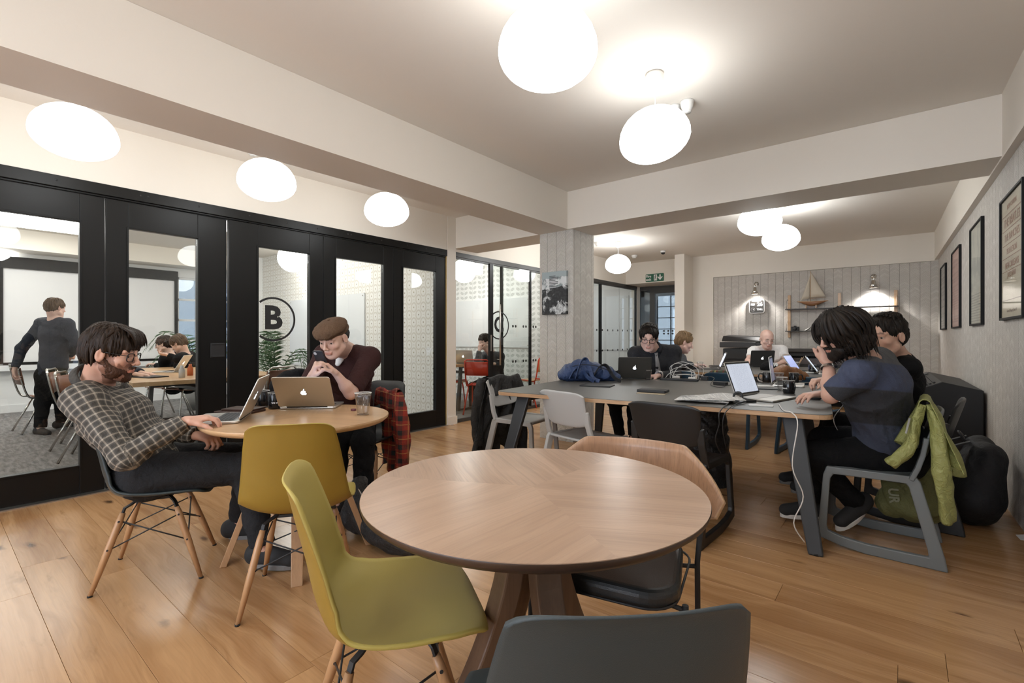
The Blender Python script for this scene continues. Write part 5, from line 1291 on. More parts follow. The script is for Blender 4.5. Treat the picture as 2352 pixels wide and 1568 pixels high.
for a, b, r in (((.022, .03), (.016, -.005), .010), ((.016, -.005), (.036, -.022), .007), ((.036, -.022), (.036, -.05), .006), ((.016, -.005), (.006, -.03), .007), ((.006, -.03), (-.010, -.036), .006), ((.022, .026), (.040, .012), .005), ((.022, .026), (.002, .018), .005), ((.002, .018), (-.004, .0), .005)):
    A, B_2 = Vector((a[0], -.0165, a[1])), Vector((b[0], -.0165, b[1])); d_ = (B_2-A).normalized(); s_ = Vector((-d_.z, 0, d_.x))*r*.7; m.add([A-s_, A+s_, B_2+s_, B_2-s_], [(0, 1, 2, 3), (3, 2, 1, 0)])
m.build('running_figure', g_, t)
M().add([(x_, -.0155, z_) for x_, z_ in ((.105, .058), (.135, .058), (.135, -.005), (.165, .022), (.178, .005), (.12, -.06), (.062, .005), (.075, .022), (.105, -.005))], [(0, 1, 2, 8), (2, 3, 4, 5), (8, 2, 5), (8, 5, 6, 7)]).build('arrow', wp, t)
# wall sconces
def sconce(x, z, lab):
    t = thing('wall_lamp', lab, 'lamp', (x, 9.955, z), 0, 'chrome wall lamps')
    M().lathe([(.001, 0), (.04, 0), (.04, -.012), (.001, -.014)], (0, 0, .20), 20, T=Matrix.Rotation(-PI/2, 3, 'X')).build('wall_plate', chrome, t)
    M().tube(spline([(0, -.01, .20), (0, -.06, .23), (0, -.11, .22), (0, -.13, .17), (0, -.13, .12)], 5), .006, 8).build('arm', chrome, t)
    M().lathe([(.018, .13), (.028, .12), (.034, .07), (.072, .0), (.070, .0), (.032, .068), (.026, .118)], (0, -.13, 0), 24).build('shade', chrome, t)
    M().lathe([(.001, .10), (.014, .10), (.016, .08), (.030, .045), (.026, .018), (.001, .008)], (0, -.13, 0), 16).build('bulb', mat('lit_bulb', (1, 1, 1), .3, emit=(1, .98, .96, 40)), t)
    L_ = bpy.data.lights.new('bulb_light', 'SPOT'); L_.energy = 20; L_.color = (1, .97, .93); L_.shadow_soft_size = .03; L_.spot_size = 2.3; L_.spot_blend = .5
    lo = bpy.data.objects.new('bulb_light', L_); COL.objects.link(lo); lo.parent = t; lo.location = (0, -.13, -.01)
sconce(-2.15, 1.99, 'lit chrome wall lamp above the date clock'); sconce(-.38, 1.99, 'lit chrome wall lamp above the right end of the wall shelf')
# date clock
t = thing('date_clock', 'white edged square flip clock reading FEB 26 THU', 'clock', (-2.135, 9.955, 1.765)); M().prism(rrect(.27, .27, .04), (0, -.06, 0), (0, 0, 0), (1, 0, 0), (0, 0, 1)).build('case', whiteplastic, t, bevel=.006)
M().prism(rrect(.235, .235, .03), (0, -.004, 0), (0, -.060, 0), (1, 0, 0), (0, 0, 1)).build('face', mat('clock_face', (.03, .027, .024), .3), t)
m = M().text('26', .095, (.055, -.066, .035), (1, 0, 0), (0, 0, 1), .001, .002).text('FEB', .045, (-.065, -.066, .035), (1, 0, 0), (0, 0, 1), .001, .002).text('THU.', .045, (.055, -.066, -.06), (1, 0, 0), (0, 0, 1), .001, .002).box(-.08, .08, -.067, -.065, .092, .108)
m.build('lettering', wp, t); mm = M()
for k in range(12):
    a = 2*PI*k/12; mm.box(-.062+.034*math.cos(a)-.002, -.062+.034*math.cos(a)+.002, -.067, -.065, -.062+.034*math.sin(a)-.002, -.062+.034*math.sin(a)+.002)
mm.tube([(-.062, -.067, -.062), (-.04, -.067, -.046)], .002, 4).tube([(-.062, -.067, -.062), (-.036, -.067, -.068)], .002, 4).build('dial', wp, t)
# shelf
t = thing('wall_shelf', 'wall shelf with dark boards on oak uprights beside the fireplace', 'shelf', (-.85, 9.955, 1.2)); dkb = mat('dark_board', (.045, .042, .04), .5)
for x in (-.755, .0, .755): M().box(x-.022, x+.022, -.03, 0, -.02, .745).build('upright', oakt, t, bevel=.002)
M().box(-.79, .04, -.20, -.03, .475, .490).build('shelf_board', dkb, t); M().box(-.79, -.0, -.20, -.03, .085, .100).build('shelf_board', dkb, t); M().box(.0, .79, -.20, -.03, .475, .490).build('shelf_board', dkb, t)
for x in (-.77, .77):
    for z in (.475, .085) if x < 0 else (.475,): M().tube([(x, -.035, z+.18), (x, -.12, z+.18), (x, -.20, z+.14), (x, -.20, z)], .004, 6).build('hook_bracket', steel, t)
# sailing boat
t = thing('model_boat', 'wooden model sailing boat with cream sails on the wall shelf', 'boat', (-1.235, 9.84, 1.690)); m = M(); vs = []; N_ = 13
for i in range(N_):
    f = i/(N_-1); x = -.235+.47*f; b_ = .045*math.sin(PI*min(1, f*1.0))**.7+.001; dpt = .075*math.sin(PI*f)**1.5+.004
    for k in range(7): a = PI*k/6; vs.append((x, -b_*math.cos(a), .115+.012*abs(2*f-1)-dpt*math.sin(a)))
m.add(vs, [(i*7+k, i*7+k+1, (i+1)*7+k+1, (i+1)*7+k) for i in range(N_-1) for k in range(6)], 0, True); m.build('hull', wood('boat_hull', (.16, .06, .03), (.34, .17, .08), rough=.3), t, solid=.003)
M().add([(v[0], v[1], v[2]) for i in range(N_) for v in (vs[i*7], vs[i*7+6])], [(2*i, 2*i+1, 2*i+3, 2*i+2) for i in range(N_-1)]).build('deck', wood('boat_deck', (.50, .30, .11), (.66, .42, .18), rough=.3), t, solid=.004)
M().prism([(-.06, .0), (.05, .0), (.09, .05), (-.11, .05)], (0, .008, 0), (0, -.004, 0), (1, 0, 0), (0, 0, 1)).build('keel', walnutd, t)
M().box(-.10, -.085, -.03, .03, 0, .06).box(.05, .065, -.03, .03, 0, .06).build('stand', oakt, t); M().tube([(-.03, 0, .11), (-.03, 0, .66)], [.005, .003], 6).build('mast', oakt, t); M().tube([(-.03, 0, .175), (.20, 0, .185)], .003, 6).build('boom', oakt, t)
sail = mat('sail_cloth', (.62, .56, .46), .8)
def tri(a, b, c, bulge): return lambda u, v: tuple(Vector(a)*(1-v)+(Vector(b)*(1-u)+Vector(c)*u)*v+Vector((0, -bulge*math.sin(PI*u)*v*(1-v)*4, 0)))
M().grid(tri((-.027, 0, .65), (-.027, 0, .19), (.195, 0, .20), .02), 8, 8).build('mainsail', sail, t, solid=.001); M().grid(tri((-.034, 0, .58), (-.175, 0, .15), (-.045, 0, .18), .015), 8, 8).build('jib', sail, t, solid=.001)
def small(name, lab, cat, x, y, z, m_, fnm):
    t_ = fnm(M()).build(name, m_, bevel=.003); t_.location = (x, y, z); return tag(t_, lab, cat)
small('camera', 'old black camera on the lower wall shelf', 'camera', -1.50, 9.86, 1.3005, blackm, lambda m: m.box(-.06, .06, -.03, .03, 0, .075).lathe([(.001, .05), (.025, .05), (.028, 0)], (0, -.03, .035), 14, T=Matrix.Rotation(PI/2, 3, 'X')).box(-.02, .02, -.02, .02, .075, .09))
small('model_figure', 'small silver figure leaning on the lower shelf', 'figure', -1.30, 9.86, 1.3005, steel, lambda m: m.tube([(-.05, 0, .0), (0, 0, .03), (.04, 0, .07), (.08, 0, .10)], [.012, .016, .012, .006], 8).tube([(0, 0, .03), (.05, 0, 0)], .008, 6))
small('yellow_box', 'small pale yellow box on the lower shelf', 'box', -1.09, 9.86, 1.3005, mat('pale_yellow', (.50, .42, .18), .6), lambda m: m.box(-.07, .07, -.03, .03, 0, .035))
# fireplace like cabinet and printer
t = thing('fireplace', 'low black fireplace cabinet below the wall shelf', 'fireplace', (-1.25, 9.95, 0)); M().box(-.55, .75, -.34, 0, .93, .985).build('mantel', mat('dark_stone', (.055, .050, .046), .6), t, bevel=.004)
M().box(-.50, -.40, -.28, 0, 0, .93).box(.55, .70, -.28, 0, 0, .93).box(-.40, .55, -.28, 0, .86, .93).box(-.40, .55, -.06, 0, 0, .86).build('surround', blackm, t)
m = M().box(-.36, .50, -.20, -.06, .1, .82).build('insert', mat('bronze_grille', (.10, .085, .085), .4, .3), t); M().box(-.30, .44, -.215, -.20, .62, .72).box(-.30, .44, -.215, -.20, .40, .56).build('vent_slot', blackm, m)
t = thing('office_printer', 'large dark office printer against the papered wall', 'printer', (-2.25, 9.55, 0)); pg = mat('printer_grey', (.035, .035, .037), .45)
M().box(-.35, .35, -.28, .35, 0, .70).build('paper_cabinet', pg, t, bevel=.01); M().box(-.32, .32, -.26, .33, .71, .98).build('body', mat('printer_black', (.015, .015, .016), .4), t, bevel=.01)
M().box(-.37, .25, -.30, .34, 1.0, 1.10).build('scanner_bed', pg, t, bevel=.012); M().add([(x, y, z) for x, zt in ((-.34, 1.23), (.34, 1.20)) for y, z in ((-.28, 1.11), (.30, 1.11), (.30, zt), (-.18, zt-.02))], [(3, 2, 1, 0), (4, 5, 6, 7), (0, 1, 5, 4), (1, 2, 6, 5), (2, 3, 7, 6), (3, 0, 4, 7)]).build('document_feeder', mat('printer_black'), t, bevel=.01)
M().box(.26, .40, -.36, -.28, .98, 1.09).build('control_panel', pg, t); M().box(-.30, .10, -.305, -.30, .80, .90).build('paper_slot', blackm, t); [M().box(-.33, .33, -.292, -.28, .05+.22*k, .24+.22*k).build('drawer', pg, t, bevel=.005) for k in range(3)]
# heater by the right wall
hp = RW(.30, 6.3, 0); t = thing('fan_heater', 'tall black box heater with a sloping slotted top along the right wall', 'heater', hp, RWa)
M().prism([(-.28, 0), (.28, 0), (.28, .74), (.02, .80), (-.28, .66)], (0, 1.55, 0), (0, -.775, 0), (1, 0, 0), (0, 0, 1)).build('casing', mat('heater_black', (.006, .006, .007), .5), t, bevel=.006)
for k in range(10):
    a = Vector((-.255+.026*k, 0, .672+.0121*k)); M().box(-.008, .008, -.70, .30, 0, .012, T=Matrix.Translation(a) @ Matrix.Rotation(-.43, 4, 'Y')).build('slat', blackm, t)
M().box(-.26, .0, .42, .68, 0, .004, T=Matrix.Translation((0, 0, .80)) @ Matrix.Rotation(-.43, 4, 'Y')).build('control_flap', mat('heater_grey', (.06, .06, .06), .5), t)
# ceiling fittings
def det(name, lab, x, y, r=.055, h=.045, z=CE, m_=whiteplastic):
    t_ = thing(name, lab, 'detector', (x, y, z), 0, 'ceiling detectors'); M().lathe([(.001, 0), (r, 0), (r, -.012), (r*.9, -h*.6), (r*.6, -h), (.001, -h)], n=24).build('base', m_, t_)
    M().lathe([(r*.62, -h*.95), (r*.62, -h*1.15), (.001, -h*1.2)], n=20).build('sensor_cap', m_, t_); return t_
for px_, py_, lab, r, h in ((1548, 244, 'small white detector half hidden by the opal lamp', .045, .05), (1578, 232, 'round white motion detector on the ceiling right of the opal lamp', .045, .07), (1790, 490, 'white detector above the far pendant lamps', .05, .05), (1768, 490, 'second white detector beside the far pendant lamps', .05, .04),
                            (1373, 556, 'white detector on the ceiling beside the column', .06, .06), (1457, 586, 'white smoke detector before the fire exit sign', .06, .05), (582, 352, 'small detector behind the long beam', .04, .02)):
    p = at(px_, py_, (CE-CAMH)*FPX/(HZ-py_)); det('ceiling_detector', lab, p.x, p.y, r, h)
p = at(1523, 594, 9.1); t = thing('security_camera', 'small dome security camera on the ceiling', 'camera', (p.x, p.y, CE)); M().lathe([(.001, 0), (.05, 0), (.048, -.03), (.04, -.035)], n=20).build('housing', whiteplastic, t); M().lathe([(.038, -.035), (.03, -.06), (.001, -.072)], n=20).build('dome', blackm, t)
# ================================================================== soft things
def soft(name, label, cat, prims, m_, h=.01, amp=.006, f=(17, 23, 11), parent=None, seed=1):
    V, F = surface(prims, h, wrinkle(amp, f, seed)); o = softmesh(name, V, F, m_, parent); return tag(o, label, cat) if parent is None else o
def fab(name, c, c2=None, r=.8, b=.012): return mat(name, c, r, fn=lambda: (lambda p: dict(col=mixc(noise(vec(*p), 22, 3), c, c2 or tuple(v*1.7 for v in c)), bump=(noise(vec(*p), 30, 3, .6, .8), b)))(xyz('World')))
UP = Vector((0, 0, 1))
def drape(name, label, cat, m_, A, B_, out, Lf, Lb, r=.022, folds=4, amp=.02, spread=0, seed=0, parent=None, splay=.03):
    A = Vector(A); B_ = Vector(B_); out = nrm(out); al = (B_-A)
    def f(u, v):
        T_ = Lf+PI*r+Lb; rag = 1+.07*math.sin(u*7+seed)+.04*math.sin(u*17+seed*2); s = v*T_; p = A+al*u
        if s < Lf: hang = (Lf-s)*rag; q = p+out*r; sg = 1
        elif s < Lf+PI*r: t = (s-Lf)/r; hang = 0; q = p+out*r*math.cos(t)+UP*r*math.sin(t); sg = math.cos(t)
        else: hang = (s-Lf-PI*r)*rag; q = p-out*r; sg = -1
        fo = amp*min(1, (hang/.25))**.8*(math.sin(2*PI*folds*u+seed+1.3*math.sin(3*u+hang*5))+.4*math.sin(2*PI*folds*2.3*u+hang*9))
        return q-UP*(hang+.012*math.sin(u*9+seed))+out*(fo+sg*splay*hang)+al.normalized()*((u-.5)*spread*hang+.012*math.sin(hang*16+u*5+seed))
    o = M().grid(f, 56, 40).build(name, m_, parent, solid=.004); return tag(o, label, cat) if parent is None else o
def tubes(name, m_, pts, rads, parent, seed=0, flat=.62, n=22):
    P = spline(pts, 8); N_ = len(P); vs = []; ax = None
    for i, p in enumerate(P):
        t = (P[min(i+1, N_-1)]-P[max(i-1, 0)]).normalized(); u = (ax-t*ax.dot(t)).normalized() if ax else t.cross(Vector((.2, 1, .1))).normalized(); ax = u; v = t.cross(u); f = i/(N_-1); r = interp([k/(len(rads)-1) for k in range(len(rads))], rads, f)
        for k in range(n):
            a = 2*PI*k/n; q = r*(1+.13*math.sin(3*a+seed+f*7)+.07*math.sin(5*a-seed+f*19)+.06*math.sin(f*34+2*a+seed)); vs.append(p+u*math.cos(a)*q*flat+v*math.sin(a)*q)
    m = M().add(vs, [(i*n+k, i*n+(k+1) % n, (i+1)*n+(k+1) % n, (i+1)*n+k) for i in range(N_-1) for k in range(n)], 0, True); return m.build(name, m_, parent, solid=.003)
# blue backpack on the table
bb = fab('blue_nylon', (.020, .042, .12), (.045, .08, .19), .5); bx = on(1355, 874, TT)+UP*.0; X_ = cam2w(1, 0); Z_ = cam2w(0, 1)
o = soft('backpack', 'blue rucksack slumped on the far left of the big table', 'backpack', [Cap(bx-X_*.20+UP*.085, bx+X_*.18+UP*.075, .085, .070, .05, sq=(Z_, .65)), Cap(bx-X_*.10+UP*.14, bx+X_*.04+UP*.13, .070, .055, .05, sq=(Z_, .7)), Cap(bx-X_*.26+UP*.055, bx-X_*.12+UP*.06, .055, .06, .03, sq=(Z_, .6)), Cap(bx+X_*.14+UP*.06, bx+X_*.27+UP*.035, .055, .03, .03, sq=(Z_, .6))], bb, .008, .007)
for k, (a, b, c, r_) in enumerate(((-.16, .0, .21, .02), (.0, .20, .155, .018), (-.22, -.05, .13, .016))):
    pts = spline([bx+X_*a-Z_*.14+UP*.03, bx+X_*(a*.7+b*.3)-Z_*.15+UP*c*.9, bx+X_*(a*.3+b*.7)-Z_*.10+UP*c, bx+X_*b-Z_*.16+UP*.05, bx+X_*(b+.06)-Z_*.2+UP*.012], 5)
    M().tube(pts, (.038, .010)).build('shoulder_strap' if k < 2 else 'handle', [bb, fab('black_webbing', (.012, .012, .014)), bb][k], o, bevel=.003)
M().tube(spline([bx-X_*.24-Z_*.08+UP*.13, bx-X_*.1-Z_*.13+UP*.165, bx+X_*.05-Z_*.14+UP*.15, bx+X_*.2-Z_*.13+UP*.09], 5), .004, 6).build('zip', blackm, o)
s0 = on(1425, 868, TT); soft('black_scarf', 'black woollen bundle beside the blue rucksack', 'scarf', [Cap(s0-X_*.12+UP*.04, s0+X_*.14+UP*.045, .04, .045, .03), Cap(s0+X_*.1+UP*.05, s0+X_*.02+Z_*.1+UP*.05, .045, .03, .03)], blkt, .009, .006)
# black jacket over the chair at the end of the table
jm = fab('black_parka', (.010, .010, .010), (.022, .021, .019), .6); ch = cam2w(0, 0); cA = Vector((-2.99, 3.30, .80)); cB = Vector((-2.95, 3.72, .80)); ot = Vector((1, .1, 0))
o = drape('jacket', 'black parka hanging over the light grey chair at the table end', 'jacket', jm, cA, cB, ot, .16, .74, folds=3.2, amp=.030, spread=.45, seed=1)
for k, (a, b) in enumerate(((-.03, -.11), (.95, 1.08))):
    P_ = cA+(cB-cA)*a-ot*.03; Q_ = cA+(cB-cA)*b-ot*.07; tubes('sleeve', jm, [P_, P_*.5+Q_*.5-UP*.15, Q_-UP*.38, Q_-UP*.62+ot*.03], [.045, .058, .062, .052], o, k*3)
M().grid(lambda u, v: cA+Vector((-.095-.02*v, -.03+.15*u, -.30-.16*v)), 6, 6).build('pocket', jm, o, solid=.012)
# lime jacket on the grey chair
lj = fab('lime_raincoat', (.24, .25, .075), (.38, .39, .14), .5, .016); kA = Vector((.085, 3.25, .83)); kB = Vector((.10, 3.70, .82))
o = drape('jacket', 'lime green rain jacket hanging on the grey chair of the man in the blue T-shirt', 'jacket', lj, kA, kB, (-1, 0, 0), .24, .34, folds=2.2, amp=.030, spread=.22, seed=4, splay=.30)
tubes('sleeve', lj, [kA+Vector((.02, .05, .0)), kA+Vector((.05, .02, -.10)), kA+Vector((.065, .0, -.30)), kA+Vector((.075, .01, -.42)), kA+Vector((.09, .04, -.58))], [.030, .050, .055, .052, .050], o, 3)
tubes('sleeve', lj, [kA+Vector((-.01, .02, .0)), kA+Vector((-.04, -.01, -.10)), kA+Vector((-.06, -.02, -.22)), kA+Vector((-.14, -.02, -.315))], [.025, .040, .046, .050], o, 7)
m = M().tube([kA+Vector((-.06, -.062, -.06)), kA+Vector((-.075, -.074, -.14))], (.010, .003)); m.build('reflective_strip', mat('silver_tape', (.5, .5, .48), .35, .5), o)
o = soft('bag', 'olive green bag hanging inside the legs of the grey chair', 'bag', [Cap(Vector((.04, 3.62, .42)), Vector((.05, 3.62, .20)), .05, .080, .04, sq=((1, 0, 0), .55)), Cap(Vector((-.05, 3.62, .36)), Vector((-.06, 3.62, .20)), .04, .065, .04)], fab('olive_canvas', (.10, .10, .035), (.15, .15, .055)), .010, .008)
M().text('UR', .065, (-.045, 3.535, .27), (.1, 0, -.99), (1, 0, .1), .001, .002).build('lettering', mat('faded_print', (.22, .22, .14), .6), o)
# red tartan shirt over the chair of the man in the cap
def tart():
    x, y, z = xyz('World'); p = (x*.75+y*.65); u = (p*11).fr(); v = (z*10+p*.8).fr()
    c = mixc(((u-.5).abs().lt(.17)+(v-.5).abs().lt(.17))*.5, (.30, .028, .014), (.016, .020, .018)); c = mixc(((u-.06).abs().lt(.03)).mx((v-.06).abs().lt(.03))*.5, c, (.55, .30, .10))
    return dict(col=mixc(noise(vec(x, y, z), 12, 3).step(.35, .7)*.5, c, (.014, .01, .01)), bump=(noise(vec(x, y, z), 26, 3), .012))
tm = mat('red_tartan', fn=tart, rough=.85); q1 = at(868, 896, 3.72); q2 = at(915, 902, 3.48)
o = drape('flannel_shirt', 'red tartan flannel shirt draped over the black chair', 'shirt', tm, q1, q2, cam2w(-.8, -.6), .12, .58, folds=2.4, amp=.028, spread=.10, seed=3)
tubes('sleeve', tm, [q2, q2-UP*.16+cam2w(.03, -.03), q2-UP*.38+cam2w(.045, -.04), q2-UP*.60+cam2w(.03, -.03)], [.035, .048, .050, .044], o, 2)
# tartan scarf on the blue chair
def gt():
    x, y, z = xyz('World'); c = mixc((x*18).fr().lt(.3), (.035, .045, .022), (.10, .03, .02)); return dict(col=mixc((x*9).fr().gt(.86), c, (.20, .16, .06)), bump=(noise(vec(x, y, z), 40, 3), .01))
q = at(1649, 862, 5.55); soft('scarf', 'green and red tartan scarf over the petrol blue chair', 'scarf', [Cap(q+UP*.03-X_*.06, q+UP*.03+X_*.06, .03, k=.03), Cap(q-X_*.03, q-UP*.30-X_*.02, .05, .06, .03, sq=(X_, .6)), Cap(q+X_*.06, q-UP*.28+X_*.10, .045, .05, .03, sq=(X_, .7))], mat('green_tartan', fn=gt, rough=.9), .010, .006)
# brown leather bag, cap, blue seat back, black bags
q = on(1812, 874, TT)+UP*.10; o = soft('handbag', 'brown leather bag slumped on the big table beyond the cups', 'bag', [Cap(q-X_*.10-UP*.035, q+X_*.15-UP*.055, .065, .045, .05, sq=(X_, .8)), Cap(q-X_*.04+UP*.01, q+X_*.05, .05, .04, .05)], fab('saddle_leather', (.17, .065, .02), (.27, .12, .045), .45), .011, .010)
q = at(1765, 836, 6.3); o = soft('baseball_cap', 'black baseball cap with white figures lying on the second table', 'cap', [Ell((q.x, q.y, TT+.03), (.10, .09, .085)), Cap(Vector((q.x, q.y, TT+.015)), Vector((q.x, q.y, TT+.012))+X_*.10-Z_*.08, .055, .05, .02, sq=(X_, .9))], blkt, .009, .001)
M().text('10', .06, Vector((q.x, q.y, TT+.075))+X_*.04-Z_*.092, X_, (Z_*.35+UP*.93).normalized(), .002, .004).build('lettering', wp, o)
q = at(1628, 975, 3.9); soft('black_bag', 'black shopping bag standing under the big table', 'bag', [Cap(q+UP*.10, q-UP*.45, .10, .14, .05, sq=(X_, .75))], fab('black_vinyl', (.010, .010, .011), None, .4), .012, .008)
q = Vector((.34, 4.42, 0)); YY = Vector((0, 1, 0)); XX = Vector((1, 0, 0)); bn = fab('black_nylon', (.003, .003, .004), None, .7, .006)
o = soft('backpack', 'large black backpack leaning on the right wall', 'backpack', [Cap(q-YY*.22+UP*.15, q+YY*.20+UP*.15, .15, .15, .03, sq=(XX, 1.05)), Cap(q-YY*.20+UP*.20+XX*.03, q-YY*.12+UP*.42+XX*.08, .12, .09, .05, sq=(YY, .7)), Cap(q+YY*.05+UP*.25+XX*.03, q+YY*.10+UP*.44+XX*.06, .13, .08, .05, sq=(YY, .6))], bn, .012, .004)
M().prism(rrect(.34, .20, .05), -XX*.05, q+Vector((-.135, -.02, .15)), YY, UP).build('pocket', bn, o, bevel=.02, seg=3)
M().tube(spline([q+Vector((-.14, -.19, .24)), q+Vector((-.165, -.02, .27)), q+Vector((-.14, .17, .24))], 6), .004, 6).build('zip', steel, o)
for k in (-.10, .14): M().tube(spline([q+Vector((-.12, k, .08)), q+Vector((-.19, k, .24)), q+Vector((-.13, k, .42)), q+Vector((.0, k, .50))], 5), (.045, .012)).build('shoulder_strap', blackm, o)
M().tube(spline([q+Vector((-.02, -.04, .49)), q+Vector((-.05, .02, .545)), q+Vector((-.02, .08, .50))], 5), .009, 8).build('handle', blackm, o)
q = on(850, 1225, 0); o = soft('rucksack', 'dark grey rucksack on the floor beside the oak table leg', 'backpack', [Cap(q+X_*-.02+UP*.12, q+X_*.22+UP*.09-Z_*.25, .11, .09, .05, sq=(X_, .8)), Cap(q-X_*.08+UP*.12, q-X_*.06+UP*.30, .08, .05, .05), Cap(q+X_*.20+UP*.08-Z_*.22, q+X_*.38+UP*.06-Z_*.30, .08, .05, .05)], fab('charcoal_nylon', (.020, .020, .021), (.035, .035, .036), .6), .010, .007)
M().tube(spline([q+X_*-.04-Z_*.10+UP*.30, q+X_*.02-Z_*.12+UP*.22, q+X_*.10-Z_*.20+UP*.20], 5), .004, 6).build('zip', steel, o)
# steel bin behind the last door, plant in the meeting room
t = thing('waste_bin', 'brushed steel waste bin behind the narrowest black door', 'bin', tuple(on(949, 953, 0))); M().prism(rrect(.26, .20, .04), (0, 0, .30), (0, 0, 0), (1, 0, 0), (0, 1, 0)).build('body', steel, t, bevel=.004); M().prism(rrect(.27, .21, .045), (0, 0, .05), (0, 0, .305), (1, 0, 0), (0, 1, 0)).build('lid', steel, t, bevel=.008)
def palm(label, x, y, h, n, seed, spread=.55):
    t = thing('potted_palm', label, 'plant', (x, y, 0)); rg = random.Random(seed); lf = mat('palm_leaf', (.05, .12, .045), .45)
    M().lathe([(.001, 0), (.13, 0), (.17, .30), (.155, .30), (.12, .26), (.001, .26)], n=24).build('pot', mat('grey_pot', (.25, .24, .23), .6), t)
    for k in range(n):
        a = rg.uniform(0, 2*PI); L = rg.uniform(.45, .75); z0 = h*rg.uniform(.35, .7); out = Vector((math.cos(a), math.sin(a), 0))
        P = spline([(0, 0, .26), out*.03+UP*z0*.6, out*.12+UP*(z0+.1), out*(.12+L*spread)+UP*(z0+.25+L*.2), out*(.12+L*spread*1.8)+UP*(z0+.15)], 5)
        m = M().tube(P, [.006*(1-.8*i/(len(P)-1)) for i in range(len(P))], 5)
        for i in range(len(P)//3, len(P)):
            for s in (1, -1):
                d = (P[i]-P[i-1]).normalized(); sd = d.cross(UP).normalized()*s; e = P[i]+sd*.15*math.sin(PI*min(.95, (i-len(P)//3)/(len(P)*.68)+.12))+d*.10-UP*.05; w_ = d*.008
                m.add([P[i]-w_, P[i]+w_, (P[i]+e)/2+w_*1.4+UP*.01, e, (P[i]+e)/2-w_*1.4+UP*.01], [(0, 1, 2, 3, 4)])
        m.build('frond', lf, t)
    return t
q = at(632, 905, 6.9); palm('tall leafy palm seen through the pane lettered B', q.x, q.y, 1.35, 18, 4, .42)
q = at(452, 905, 7.9); palm('palm leaning in at the right of the meeting room window', q.x, q.y, 1.5, 10, 9, .5)
for px_, py_, lab, c in ((437, 850, 'orange juice bottle on the meeting room table', (.5, .12, .03)), (418, 855, 'glass tumbler on the meeting room table', (.5, .5, .5))):
    q = on(px_, py_+12, .75); tag(M().lathe([(.001, 0), (.03, 0), (.03, .08), (.015, .11), (.015, .13), (.001, .13)], (q.x, q.y, .75), 14).build('bottle', mat('bottle_%d' % px_, c, .3)), lab, 'bottle')
q = on(372, 880, .75); flat('notebook', 'dark notebook on the corner of the meeting room table', 'notebook', 345, 866, .75, .30, .21, .012, .3, blackm)
# dark coat on the chair left of the man in the cap
q = at(668, 868, 3.5); soft('coat', 'black coat bunched behind the silver laptop', 'coat', [Cap(q-X_*.10-UP*.05, q+X_*.06+UP*.02, .05, .06, .04), Cap(q-UP*.03, q-UP*.35, .07, .09, .05, sq=(X_, .6))], blkt, .010, .007)
M_ = thing('paper_scrap', 'folded white paper lying on the floor by the right wall', 'paper', tuple(on(2344, 1240, 0)))
M().add([(0, 0, .002), (.12, .02, .002), (.10, .10, .03), (-.01, .08, .004)], [(0, 1, 2, 3)]).build('sheet', mat('paper'), M_, solid=.001)
# ================================================================== people
# --- bearded man in the checked shirt
H1 = Head(at(256, 812, 2.30), cd(.95, .24, -.22), cd(.20, .05, 1), 1.03)
P1 = make_person('bearded man in glasses and a checked shirt slumped at his laptop', H1, at(214, 893, 2.36), at(345, 1078, 2.42), cd(.914, .405), [
    dict(p=at(452, 1000, 2.48), d=cd(.9, -.1, -.15), n=cd(.1, .1, -1), pole=Vector((0, 0, -1)), curl=(50, 50, 40)),
    dict(p=at(428, 966, 2.27), e=at(287, 1050, 2.12), d=cd(.86, .45, .10), n=cd(.15, .1, -1), curl=(22, 42, 20), thumb=(30, 10))],
    [dict(p=at(548, 1203, 2.84), d=cd(.9, .2)), dict(p=at(605, 1262, 2.47), d=cd(.95, -.1))], (.60, .34, .245), h=.0048, top=shirt1, legs=jean, shoes=shoem, sleeve=1.97,
    hair=dict(base=cap_base(.015), tufts=[(260, sweep(fmax=1.05, smax=1.5), .0055), (46, fringe(-.05, .07, .030, -.006, .022), .0052), (80, nape(.02, -.05), .0052)], mat=hbrown, amp=.004),
    beard=dict(mat=bbeard, len=.0036, amp=.0034, stubble=(.14, .055, .03)), glasses=mat('black_acetate', (.01, .01, .01), .25), girth=1.12, chest=1.12, wr=.006)
# --- man in the flat cap
H2 = Head(at(767, 777, 3.20), cd(-.22, -.88, -.42), cd(-.10, -.35, 1), 1.03)
P2 = make_person('man in a brown tweed flat cap looking at his phone', H2, at(796, 805, 3.42), at(812, 955, 3.68), cd(-.33, -.94), [
    dict(p=at(774, 860, 3.02), e=at(806, 902, 3.10), d=cd(-.55, -.28, .62), n=cd(-.55, -.45, -.75), curl=(48, 50, 30), thumb=(45, 30)),
    dict(p=at(717, 862, 2.98), e=at(694, 910, 3.12), d=cd(.38, -.30, .72), n=cd(.62, .1, .2), curl=(50, 52, 30), thumb=(40, 30))],
    [dict(p=at(835, 1165, 3.2), d=cd(-.3, -.9), pole=Vector((0, 0, 1))), dict(p=at(770, 1160, 3.1), d=cd(-.3, -.9), pole=Vector((0, 0, 1)))], (.66, .43, .34), h=.0055, top=maroon, legs=blkt, shoes=shoem, sleeve=.92,
    hair=dict(base=lambda Hd: [E_(Hd, -.030, 0, .012, (.084, .084, .060)), E_(Hd, .110, 0, 0, (.085, .078, .14), .01, sub=True)]+[E_(Hd, .012, s*.085, -.035, (.030, .03, .046), .008, sub=True) for s in (1, -1)], mat=hdark, amp=.003))
pc = [E_(H2, -.012, 0, .078, (.112, .094, .052)), E_(H2, .035, 0, .076, (.092, .092, .040)), E_(H2, .075, 0, .055, (.052, .074, .020), .02), E_(H2, -.02, 0, .045, (.106, .088, .035)), E_(H2, -.01, 0, .010, (.092, .070, .055), .01, sub=True)]
